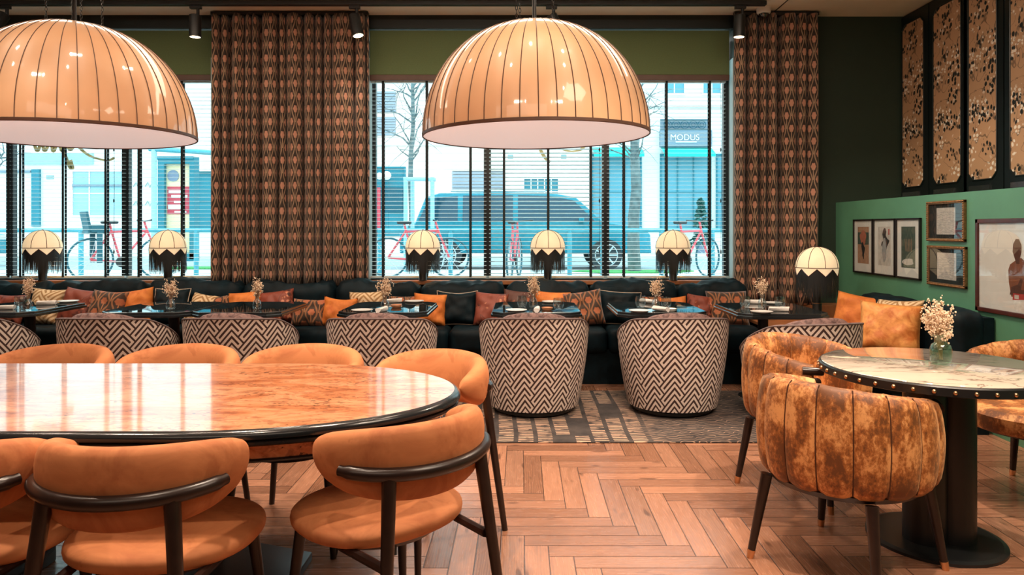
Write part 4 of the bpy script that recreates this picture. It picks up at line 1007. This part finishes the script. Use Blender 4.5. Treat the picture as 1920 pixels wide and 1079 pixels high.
for o in [q for q in COL.objects if q.name.startswith('velvet_armchair')]: o['group'] = 'orange velvet armchairs around the marble table'
# ------------------------------------------------------------------ tableware
def vase_mesh(h=.115, seed=0):
    return MB().lathe([(.001, .004), (.024, .004), (.030, .012), (.034, .035), (.028, .062), (.016, .080), (.015, .095), (.021, h), (.019, h), (.013, .095), (.014, .080), (.026, .062), (.031, .035), (.027, .014), (.001, .010)], 24, cap=False)
def vase_at(p, label, h=.115, sc=1):
    o = vase_mesh(h).build('glass_vase', M['tumbler']); o.location = p; o.scale = (sc,)*3; return tag(o, label, 'vase')
def bunch(p, label, hgt, wid, seed, n=120, lean=0, gap=.0):
    rnd = random.Random(seed); t = thing('dried_flower_bunch', label, 'flowers', p)
    st = MB(); bl = MB(); heads = []
    for i in range(34):
        a = rnd.uniform(0, 2*pi); k = rnd.random()**.6; top = Vector((wid*k*cos(a)+lean*.6, wid*k*sin(a)*.8, hgt*(1-.35*k*k*rnd.random()-.28*rnd.random())))
        b = Vector((rnd.uniform(-.006, .006), rnd.uniform(-.006, .006), .02)); mid = Vector((top.x*.25, top.y*.25, .095))
        st.tube([b, mid, (mid+top)/2+Vector((0, 0, .01)), top], [.0012, .0012, .001, .0008], 4); heads.append((mid, top))
    for i in range(n):
        m_, tp = heads[i % len(heads)]; f = rnd.uniform(.45, 1.05); c = m_.lerp(tp, f)+Vector((rnd.gauss(0, .010), rnd.gauss(0, .010), rnd.gauss(0, .010)))
        bl.sph(c, rnd.uniform(.0024, .0050), 6, 4)
    st.build('stems', M['stem'], t, smooth=False); bl.build('blossoms', M['flower'], t); return t
def glass_mesh():
    N = 40
    def fn(u, v):
        a = 2*pi*u; pr = [(.020, 0), (.030, .004), (.038, .03), (.040, .055), (.036, .088), (.034, .088), (.037, .055), (.035, .03), (.026, .012), (.001, .012)]
        r_, z = pr[int(round(v*9))]; fl = 1+.025*cos(a*14)*(1 if .01 < z < .06 else 0); return (r_*fl*cos(a), r_*fl*sin(a), z)
    return MB().grid(fn, 84, 9, cu=True)
G0 = None
def glass_at(px, py, label):
    global G0
    p = onz(px, py, TZ)
    if G0 is None: o = glass_mesh().build('water_glass', M['tumbler']); G0 = o
    else: o = G0.copy(); COL.objects.link(o)
    o.location = p; return tag(o, label, 'glass', 'ribbed water glasses on the cafe tables')
P0 = None
def plate_at(px, py, label, sc=1):
    global P0
    p = onz(px, py, TZ)
    if P0 is None:
        o = MB().lathe([(.001, .003), (.045, .003), (.050, .0), (.058, .0), (.078, .010), (.080, .013), (.076, .013), (.054, .006), (.001, .006)], 40, cap=False).build('side_plate', M['white']); P0 = o
    else: o = P0.copy(); COL.objects.link(o)
    o.location = p; o.scale = (sc,)*3; return tag(o, label, 'plate', 'small white plates on the cafe tables')
def napkin_at(px, py, label, rz, l=.14):
    p = onz(px, py, TZ)
    m = MB()
    def fn(u, v): th = 2*pi*v; rr = .019*(1+.12*sin(3*th+u*2)); return ((u-.5)*l+.004*sin(th), rr*cos(th)*1.15, .018+rr*sin(th)*.9)
    m.grid(fn, 12, 16, cv=True)
    for u in (0, 1):
        vs = [fn(u, j/16) for j in range(16)]; m.add(vs, [tuple(range(16)) if u == 0 else tuple(range(16))[::-1]])
    sp = [( (.5*l+.001), .013*(1-k/30)*cos(k*.7), .018+.012*(1-k/30)*sin(k*.7)) for k in range(26)]
    o = m.build('rolled_napkin', M['napkin']); o.location = p; o.rotation_euler = (0, 0, rz); tag(o, label, 'napkin', None); return o
def candle_at(px, py, label, glow=0, col=None):
    p = onz(px, py, TZ); t = thing('candle_bowl', label, 'candle', p)
    MB().lathe([(.001, 0), (.030, 0), (.040, .010), (.042, .022), (.038, .022), (.034, .010), (.001, .008)], 28, cap=False).build('bowl', col or M['claybowl'], t)
    MB().lathe([(.001, .010), (.036, .010), (.038, .017), (.001, .018)], 24, cap=False).build('wax', M['waxlit'] if glow else M['wax'], t)
    return t
M['claybowl'] = simple('clay_pink_bowl', srgb(206, 140, 100), .5); M['wax'] = simple('candle_wax', srgb(226, 170, 126), .5); M['waxlit'] = m_emit('lit_candle_wax', (1, .78, .5), 2.2)
vz = [(52, 583, 'leftmost', .20, .045, .01), (320, 582, 'second', .165, .05, 0), (482, 581, 'third', .175, .035, 0), (722, 582, 'fourth', .19, .06, -.01), (1000, 578, 'fifth', .185, .052, 0), (1230, 581, 'sixth', .175, .052, 0), (1429, 580, 'seventh', .165, .05, -.01)]
for k, (px, py, nm, hh, ww, le) in enumerate(vz):
    p = onz(px, py, TZ); vase_at(p, f'small clear glass vase on the {nm} cafe table from the left')
    bunch(p, f'bunch of dried beige flowers on the {nm} cafe table from the left', hh+.07, ww, 10+k, 320, le)
pm = onz(1764, 683, MZ)
o = MB().lathe([(.001, .004), (.034, .004), (.042, .014), (.044, .06), (.038, .082), (.026, .092), (.026, .112), (.033, .128), (.031, .128), (.023, .112), (.023, .092), (.035, .080), (.040, .06), (.038, .018), (.001, .012)], 32, cap=False).build('glass_vase', M['vasegreen'] if 'vasegreen' in M else M['tumbler'])
o.location = pm; tag(o, 'green tinted glass vase standing on the marble table', 'vase')
bunch(pm, 'large bunch of dried beige flowers in the vase on the marble table', .285, .062, 77, 1000, -.02)
for a in [(38, 577, 'ribbed glass at the far left of the leftmost table'), (47, 583, 'ribbed glass touching the vase on the leftmost table'), (979, 576, 'ribbed glass left of the vase on the fifth table'), (1047, 581, 'ribbed glass at the right of the fifth table, beside the clay bowl'),
          (1201, 577, 'ribbed glass left of the vase on the sixth table'), (1249, 579, 'ribbed glass right of the vase on the sixth table'), (1397, 577, 'ribbed glass left of the vase on the rightmost cafe table'), (1463, 578, 'ribbed glass right of the vase on the rightmost cafe table')]: glass_at(*a)
for a in [(128, 567, 'white plate at the right of the leftmost table'), (679, 584, 'white plate at the front left of the fourth table'), (777, 567, 'white plate at the back right of the fourth table'), (968, 584, 'white plate at the front left of the fifth table'),
          (1034, 568, 'white plate at the back of the fifth table'), (1199, 585, 'white plate at the front of the sixth table'), (1428, 587, 'white plate at the front of the rightmost cafe table'), (1448, 570, 'white plate at the back of the rightmost cafe table')]: plate_at(*a)
for a in [(88, 572, 'rolled white napkin right of the vase on the leftmost table', .15), (8, 581, 'rolled white napkin at the picture edge on the leftmost table', .15), (737, 568, 'rolled white napkin at the back of the fourth table', .5), (716, 585, 'rolled white napkin at the front of the fourth table', 1.35),
          (1007, 585, 'rolled white napkin at the front of the fifth table', 1.5), (1239, 584, 'rolled white napkin at the front of the sixth table', 2.2), (1214, 569, 'rolled white napkin at the back of the sixth table', 2.2), (1460, 584, 'rolled white napkin at the front of the rightmost cafe table', -.25), (1413, 570, 'rolled white napkin at the back of the rightmost cafe table', -.4)]: napkin_at(*a)
candle_at(743, 577, 'small tan candle bowl in the middle of the fourth table'); candle_at(1026, 582, 'small clay candle bowl beside the napkin on the fifth table'); candle_at(1258, 584, 'glowing candle bowl on the sixth table', 1, M['white'])
# ------------------------------------------------------------------ the street outside
GZ = .50
FY = 26.0
def fx(px): return X(px, FY)
def fz(py): return H+(CY-py)*FY/F
E = {k: simple('street_'+k, srgb(*v), .7, 0, .05, 2) for k, v in dict(wall=(242, 218, 208), wall2=(226, 228, 226), teal=(40, 120, 136), darkteal=(24, 84, 100), shutter=(150, 156, 168), cream=(226, 208, 190), awning=(20, 196, 190), sign=(120, 136, 150), glass=(92, 150, 166), red=(200, 70, 84), white=(236, 236, 236), pave=(206, 206, 202), road=(150, 162, 166), kerb=(190, 200, 200), paleblue=(150, 190, 202), graff=(140, 160, 160), ink=(120, 130, 150), yellow=(236, 208, 168)).items()}
struct(MB().box(-24, 24, WY+.30, 14.5, GZ-.1, GZ).build('floor_pavement', E['pave'], smooth=False))
struct(MB().box(-24, 24, 14.5, 22.5, GZ-.25, GZ-.12).build('floor_road', E['road'], smooth=False))
struct(MB().box(-24, 24, 22.5, FY, GZ-.2, GZ-.02).build('floor_far_pavement', E['pave'], smooth=False))
struct(MB().box(XL-3, 6, WY+.30, WY+.45, GZ-.5, GZ).build('wall_plinth', E['wall2'], smooth=False))
def fb(m, px0, px1, py0, py1, d0=.0, d1=.05):   # a block on the facade, d measured towards the viewer
    return m.box(fx(px0), fx(px1), FY-d1, FY-d0, fz(py1), fz(py0))
def bld(name, label, px0, px1, mat, top=10.0):
    t = thing(name, label, 'building', (0, 0, 0)); MB().box(fx(px0), fx(px1), FY, FY+6, GZ-.2, top).build('facade_wall', mat, t, smooth=False); return t
def win(t, px0, px1, py0, py1, pane, frame=None, bars=(0, 0), name='window'):
    m = MB(); fr = 3
    for a in ((px0-fr, px1+fr, py0-fr, py0), (px0-fr, px1+fr, py1, py1+fr), (px0-fr, px0, py0, py1), (px1, px1+fr, py0, py1)): fb(m, *a, 0, .08)
    for k in range(bars[0]): q = px0+(px1-px0)*(k+1)/(bars[0]+1); fb(m, q-1, q+1, py0, py1, 0, .06)
    for k in range(bars[1]): q = py0+(py1-py0)*(k+1)/(bars[1]+1); fb(m, px0, px1, q-1, q+1, 0, .05)
    o = m.build(name, frame or E['wall2'], t, smooth=False); fb(MB(), px0, px1, py0, py1, 0, .03).build('pane', pane, o, smooth=False); return o
def slats(t, px0, px1, py0, py1, n, mat, name='shutter'):
    m = MB()
    for k in range(n):
        a = py0+(py1-py0)*k/n; b = py0+(py1-py0)*(k+.8)/n; fb(m, px0, px1, a, b, 0, .07)
    m.build(name, mat, t, smooth=False)
t = bld('building', 'pale apartment building across the street seen through the right window, with shutters', 560, 1105, E['wall'], 9.5)
slats(t, 703, 727, 172, 212, 8, E['shutter']); slats(t, 727, 742, 172, 212, 8, E['shutter']); slats(t, 703, 742, 220, 255, 7, E['shutter'])
fb(MB(), 690, 1105, 270, 274, 0, .12).build('string_course', E['wall2'], t, smooth=False)
slats(t, 848, 945, 322, 360, 6, E['shutter'], 'rolling_shutter'); fb(MB(), 848, 945, 302, 321, 0, .10).build('shutter_box', E['cream'], t, smooth=False)
win(t, 983, 1046, 336, 384, E['teal'], E['wall2'], (4, 1))
o = win(t, 696, 758, 316, 440, E['teal'], E['teal'], (1, 0), 'shop_entrance'); fb(MB(), 690, 714, 352, 440, .03, .10).build('poster', E['red'], t, smooth=False); fb(MB(), 722, 756, 352, 398, .03, .08).build('door_glass', E['darkteal'], t, smooth=False)
for px, py, r_ in ((716, 332, .13), (729, 331, .16)): MB().sph((fx(px), FY-.4, fz(py)), r_, 14, 8).build('globe_light', E['white'], t)
for px in (957, 1057): fb(MB(), px-5, px+5, 290, 298, 0, .03).build('number_plate', E['graff'], t, smooth=False)
t = bld('building', 'white building with shops and turquoise awnings across the street at the right', 1107, 1700, E['wall2'], 9.5)
for a0, a1 in ((1112, 1200), (1240, 1330)):
    win(t, a0, a1, 292, 430, E['glass'], E['teal'], (2, 1), 'shop_window')
    m = MB(); x0, x1 = fx(a0-2), fx(a1+2); z0, z1 = fz(291), fz(277)
    m.add([(x0, FY-.05, z1), (x1, FY-.05, z1), (x1, FY-.7, z0), (x0, FY-.7, z0), (x0, FY-.7, z0-.12), (x1, FY-.7, z0-.12)], [(0, 1, 2, 3), (3, 2, 5, 4)]).build('awning', E['awning'], t, smooth=False)
fb(MB(), 1236, 1332, 246, 276, 0, .25).build('sign_board', E['sign'], t, smooth=False)
def text(s_, px, py, hpx, mat, parent, name, Y=FY-.27, align='CENTER'):
    cu = bpy.data.curves.new(name, 'FONT'); cu.body = s_; cu.size = hpx*Y/F/.70; cu.align_x = align; cu.extrude = .004
    ob = bpy.data.objects.new(name+'_tmp', cu); COL.objects.link(ob); bpy.context.view_layer.update()
    me = bpy.data.meshes.new_from_object(ob.evaluated_get(bpy.context.evaluated_depsgraph_get())); bpy.data.objects.remove(ob)
    me.materials.clear(); me.materials.append(mat); o = bpy.data.objects.new(name, me); COL.objects.link(o); o.parent = parent
    p = P(px, py, Y); o.rotation_euler = (pi/2, 0, 0); o.location = p-Vector(parent.location) if parent else p; return o
text('MODUS', 1284, 263, 11, E['white'], t, 'shop_sign_lettering')
fb(MB(), 1264, 1303, 267, 269, .25, .27).build('small_lettering', E['white'], t, smooth=False)
fb(MB(), 1238, 1330, 224, 245, 0, .03).build('recess', E['sign'], t, smooth=False)
m = MB()
for k in range(5):
    cxp = 1252+k*16; c = P(cxp, 234, FY-.15); m.tube([c+Vector((.14*cos(q), 0, .14*sin(q))) for q in [2*pi*j/12 for j in range(12)]], .018, 5, closed=True)
    m.tube([c+Vector((.07*cos(q), 0, .07*sin(q))) for q in [2*pi*j/10 for j in range(10)]], .015, 5, closed=True)
m.tube([P(1238, 225, FY-.15), P(1330, 225, FY-.15)], .02, 5); m.tube([P(1238, 244, FY-.15), P(1330, 244, FY-.15)], .02, 5); m.build('iron_grille', E['darkteal'], t)
win(t, 1246, 1282, 150, 176, E['glass'], E['wall2'], (1, 0)); win(t, 1318, 1350, 150, 176, E['glass'], E['wall2'], (1, 0)); fb(MB(), 1205, 1400, 196, 201, 0, .14).build('string_course', E['wall'], t, smooth=False)
win(t, 1345, 1400, 292, 430, E['glass'], E['teal'], (1, 1), 'shop_window')
t = bld('building', 'low pale building across the street seen through the left window, with curtained window', -700, 430, E['wall2'], 9.5)
fb(MB(), 45, 176, 288, 308, 0, .1).build('sign_board', E['paleblue'], t, smooth=False)
win(t, 138, 231, 322, 404, E['paleblue'], E['wall'], (2, 1)); fb(MB(), 138, 231, 346, 350, .03, .1).build('window_rail', E['sign'], t, smooth=False)
fb(MB(), 62, 77, 318, 425, 0, .1).build('door_recess', E['teal'], t, smooth=False); fb(MB(), 88, 101, 329, 336, 0, .04).build('house_number_plate', E['graff'], t, smooth=False)
fb(MB(), -80, 60, 320, 324, 0, .1).build('string_course', E['sign'], t, smooth=False)
win(t, 372, 430, 325, 430, E['teal'], E['teal'], (1, 1), 'shop_window'); fb(MB(), 368, 432, 300, 322, 0, .2).build('shop_fascia', E['wall'], t, smooth=False)
for k in range(6):
    m = MB(); px = 250+22*(k % 3); py = 350+35*(k//3); m.tube([P(px+dx, py+dy, FY-.03) for dx, dy in ((0, 0), (5, -8), (9, 2), (13, -7), (17, 1))], .02, 4); m.build('graffiti', E['graff'], t)
t = thing('building', 'taller pale facade seen above, behind the narrow street buildings', 'building', (0, 0, 0)); MB().box(-24, 24, FY+7, FY+9, 0, 15).build('facade_wall', E['wall'], t, smooth=False)
# guard rail on the pavement
t = thing('guard_rail', 'petrol blue tubular guard rail along the pavement outside the windows', 'railing', (0, 13, GZ)); RH = 1.305-GZ
MB().tube([(-16, 0, RH), (8, 0, RH)], .038, 12).build('top_rail', M['teal_metal'], t)
for px in (-100, 20, 152, 368, 530, 712, 845, 1068, 1130, 1240, 1336, 1440):
    MB().tube([(X(px, 13), 0, 0), (X(px, 13), 0, RH)], .042, 12).build('post', M['teal_metal'], t)
# poster board
t = thing('poster_board', 'street poster board in a petrol frame seen through the left window', 'sign', (X(330, 16), 16, GZ)); s_ = 16/F
def lp(px, py): return ((px-330)*s_, (CY-py)*s_+H-GZ)
def pb(m, px0, px1, py0, py1, y0, y1): a = lp(px0, py1); b = lp(px1, py0); return m.box(a[0], b[0], y0, y1, a[1], b[1])
m = MB(); pb(m, 300, 368, 295, 308, -.1, .15); pb(m, 300, 312, 308, 486, -.1, .15); pb(m, 359, 368, 308, 486, -.1, .15); pb(m, 300, 368, 474, 490, -.1, .15); m.box(lp(296, 0)[0], lp(366, 0)[0], -.12, .2, lp(0, 300)[1], lp(0, 294)[1]); m.build('frame', E['teal'], t, smooth=False)
pb(MB(), 311, 360, 307, 475, 0, .05).build('poster', E['yellow'], t, smooth=False); pb(MB(), 314, 356, 350, 402, -.01, .0).build('red_block', E['red'], t, smooth=False)
m = MB()
for a in ((317, 344, 357, 362), (322, 352, 366, 371), (327, 345, 377, 381), (316, 340, 384, 392), (328, 350, 396, 399)): pb(m, *a, -.02, -.01)
m.build('white_text_bars', E['white'], t, smooth=False); a = lp(325, 330); rm = MB().lathe([(.001, 0), (.13, 0), (.13, .01)], 20, (0, 0, 0)).build('round_motif', E['ink'], t); rm.location = (a[0], -.005, a[1]); rm.rotation_euler = (pi/2, 0, 0)
t = thing('street_post', 'pale steel post left of the street poster board', 'post', (X(289, 15), 15, GZ)); MB().tube([(0, 0, 0), (0, 0, 2.6)], .055, 14).build('shaft', E['paleblue'], t); MB().tube([(-.1, 0, 2.5), (1.2, 0, 2.42)], .05, 10).build('arm', M['teal_metal'], t)
# trees
def tree(px, Y, h, seed, label, r0=.09, stake=False):
    t = thing('street_tree', label, 'tree', (X(px, Y), Y, GZ)); rnd = random.Random(seed); m = MB()
    pts = [(rnd.uniform(-.03, .03), rnd.uniform(-.03, .03), h*k/8) for k in range(9)]; pts[0] = (0, 0, 0)
    m.tube(pts, [r0*(1-.6*k/8) for k in range(9)], 10)
    m.build('trunk', M['bark'], t); b = MB()
    for k in range(26):
        z = rnd.uniform(.45, 1)*h; a = rnd.uniform(0, 2*pi); L_ = rnd.uniform(.4, 1.3); p = Vector((0, 0, z)); ps = [p]; d = Vector((cos(a)*.8, sin(a)*.5, .6))
        for q in range(5): d = (d+Vector((rnd.gauss(0, .25), rnd.gauss(0, .2), rnd.gauss(0, .2)))).normalized(); ps.append(ps[-1]+d*L_/5)
        b.tube(ps, [.022, .017, .013, .010, .007, .004], 5)
        for w_ in range(3):
            p0 = ps[rnd.randint(2, 4)]; d2 = Vector((rnd.gauss(0, 1), rnd.gauss(0, .6), rnd.gauss(.2, .8))).normalized(); b.tube([p0, p0+d2*.25, p0+d2*.45+Vector((0, 0, -.05))], [.007, .005, .003], 4)
    b.build('branches', M['bark'], t); return t
tree(772, 14.2, 4.6, 3, 'thin bare street tree with wooden stakes seen at the left of the right window', .065)
tree(1190, 14.0, 4.2, 8, 'bare street tree with spreading branches seen at the right of the right window', .13)
tree(-20, 15.2, 4.0, 12, 'bare street tree at the left picture edge outside', .10)
t = thing('tree_stake_frame', 'round timber stake frame around the thin street tree', 'stakes', (X(775, 14), 14, GZ))
for px in (762, 772, 812): MB().tube([(X(px, 14)-X(775, 14), .1 if px == 772 else -.1, 0), (X(px, 14)-X(775, 14), .1 if px == 772 else -.1, 1.83)], .04, 10).build('stake', E['paleblue'], t)
MB().tube([(X(758, 14)-X(775, 14), -.1, 1.80), (X(818, 14)-X(775, 14), -.1, 1.78)], .038, 10).build('cross_bar', E['paleblue'], t)
tag(MB().prism(blob(X(1190, 14), 13.9, 1.1, .5, 24, 2, .1), GZ-.01, GZ+.02).build('grass_bed', M['grass'], smooth=False), 'green grass bed at the foot of the spreading street tree', 'grass')
tag(MB().prism(blob(X(385, 15), 15.2, .9, .4, 24, 4, .1), GZ-.01, GZ+.02).build('grass_bed', M['grass'], smooth=False), 'green grass bed beside the street poster board', 'grass')
# bicycles
M['teal_dark'] = simple('dark_teal_tyre', srgb(30, 84, 96), .6)
def bicycle(label, x, y, rz, col, seat=False):
    t = thing('bicycle', label, 'bicycle', (x, y, GZ), rz); Rw = .335; wb = .53
    for s_ in (-1, 1):
        w_ = MB().tube([(s_*wb+Rw*cos(q), 0, Rw+Rw*sin(q)) for q in [2*pi*j/40 for j in range(40)]], .017, 6, closed=True).build('wheel', M['teal_dark'], t)
        sp = MB()
        for k in range(14): q = 2*pi*k/14; sp.tube([(s_*wb, 0, Rw), (s_*wb+Rw*.96*cos(q), 0, Rw+Rw*.96*sin(q))], .003, 3)
        sp.build('spokes', M['silver'], w_)
    B_ = Vector((-.08, 0, .29)); S_ = Vector((-.22, 0, .80)); Hd = Vector((.34, 0, .80)); R_ = Vector((-wb, 0, Rw)); Fr = Vector((wb, 0, Rw)); m = MB()
    for a, b in ((B_, S_), (B_, Hd), (S_*.98, Hd), (R_, B_), (R_, S_), (Hd, Fr), (S_, S_+Vector((-.03, 0, .12))), (Hd, Hd+Vector((-.05, 0, .16)))): m.tube([a, b], .019, 8)
    m.build('frame', col, t)
    MB().tube([(.29, -.28, .98), (.31, -.12, .97), (.29, 0, .96), (.31, .12, .97), (.29, .28, .98)], .014, 6).build('handlebar', M['black'], t)
    MB().obox((-.25, 0, .94), (.24, .13, .05)).build('saddle', M['rubber'], t, bevel=.02)
    cr = MB().lathe([(.001, -.01), (.09, -.01), (.09, .01), (.001, .01)], 18, cap=False).build('chainring', M['black'], t); cr.location = (B_.x, -.04, B_.z); cr.rotation_euler = (pi/2, 0, 0)
    if seat:
        c = MB(); c.obox((-.48, 0, .86), (.26, .26, .06)); c.obox((-.60, 0, 1.03), (.04, .28, .32), (0, -.18, 0)); c.obox((-.46, .14, .92), (.22, .02, .12)); c.obox((-.46, -.14, .92), (.22, .02, .12)); c.obox((-.45, .15, .62), (.08, .04, .5)); c.obox((-.45, -.15, .62), (.08, .04, .5)); co = c.build('child_seat', M['teal_dark'], t, bevel=.014, seg=3); co.location = (.0, 0, -.08)
    return t
bicycle('red bicycle with a black child seat parked outside the left window', X(236, 11.9), 11.9, R(50), M['pinkpaint'], True)
bicycle('pink bicycle leaning at the guard rail behind the lamp near the wide curtain', X(785, 12.5), 12.5, 0, M['pinkpaint'])
bicycle('pink bicycle parked end-on behind the middle of the right window', X(965, 12.3), 12.3, R(82), M['pinkpaint'])
bicycle('pink and silver bicycle parked at an angle at the right end of the right window', X(1295, 12.3), 12.4, R(40), M['pinkpaint'])
# cars
def car(label, x, y, rz, L_, Hh, body, glass, wr=.36):
    t = thing('car', label, 'car', (x, y, GZ-.12), rz); hw = .92
    pr = [(-.5, .22), (-.5, .50), (-.485, .56), (-.44, .60), (-.40, .93), (-.34, .985), (-.10, 1.0), (.10, .985), (.20, .93), (.31, .62), (.46, .55), (.495, .46), (.5, .22)]
    pr = [(a*L_, b*Hh) for a, b in pr]; n = len(pr)
    m = MB(); lv = [(-hw, .0), (-hw*.98, .06), (hw*.98, .06), (hw, 0)]
    def ring(y_, tum): return [(a, y_*(1-tum*max(0, (b/Hh-.58))*.35), b) for a, b in pr]
    r0 = ring(-hw, 1); r1 = ring(hw, 1)
    m.add(r0+r1, [tuple(range(n)), tuple(range(n, 2*n))[::-1]]+[((i+1) % n, i, i+n, (i+1) % n+n) for i in range(n)]); m.build('body', body, t, bevel=.03)
    for s_ in (-1, 1):
        g = MB()
        for xs in ([(-.425, .63), (-.385, .91), (-.27, .945), (-.27, .63)], [(-.25, .63), (-.25, .95), (-.05, .955), (-.05, .63)], [(-.03, .63), (-.03, .955), (.095, .945), (.19, .89), (.275, .63)]):
            q = [(a*L_, s_*hw*(1-(b-.58)*.35)+s_*.006, b*Hh) for a, b in xs]; g.add(q, [tuple(range(len(q)))])
        g.build('side_windows', glass, t, smooth=False)
        for sx in (-.32, .32):
            w_ = MB().lathe([(.001, -.1), (wr, -.1), (wr, .1), (.001, .1)], 32, cap=False).build('wheel', M['rubber'], t); w_.location = (sx*L_, s_*(hw-.07), wr); w_.rotation_euler = (pi/2, 0, 0)
            sp = MB()
            for k in range(7): q = 2*pi*k/7; sp.obox((.13*cos(q), .13*sin(q), s_*-.105), (.22, .035, .01), (0, 0, q))
            sp.lathe([(.24, -.107), (.26, -.107)], 28, cap=False).lathe([(.24, .107), (.26, .107)], 28, cap=False).build('rim', M['silver'], w_)
    MB().obox((.49*L_, .6, .50*Hh), (.06, .35, .12)).obox((.49*L_, -.6, .50*Hh), (.06, .35, .12)).build('headlights', M['silver'], t, bevel=.02)
    MB().obox((.22*L_, -hw-.08, .64*Hh), (.12, .16, .12)).build('wing_mirror', body, t, bevel=.02)
    MB().tube([(-.3*L_, -hw*.80, 1.01*Hh), (.08*L_, -hw*.80, 1.01*Hh)], .02, 6).build('roof_bar', M['silver'], t)
    return t
car('estate car tinted teal by painted haze, parked across the pavement behind the right window', X(985, 17.2), 17.2, 0, 5.7, 1.80, M['carpaint'], M['carglass'])
car('car tinted teal by painted haze, partly seen at the left picture edge outside', X(-190, 18), 18, 0, 4.4, 1.45, M['carpaint'], M['carglass'])
# potted fir beside the shop
t = thing('shop_window_bush', 'dark bushy fir standing in front of the shop with the sign board', 'bush', (fx(1302), FY-.9, GZ-.02)); rnd = random.Random(4)
m = MB()
for k in range(260):
    z = rnd.uniform(.25, 1.9); r_ = .42*(1-z/2.2); a = rnd.uniform(0, 6.28); q = r_*rnd.random()**.4; m.obox((q*cos(a), q*sin(a), z), (.14, .10, .012), (rnd.uniform(-1, 1), rnd.uniform(-1, 1), a))
m.build('foliage', M['leaf'], t, smooth=False); MB().lathe([(.14, 0), (.19, .3)], 16).build('pot', E['ink'], t)
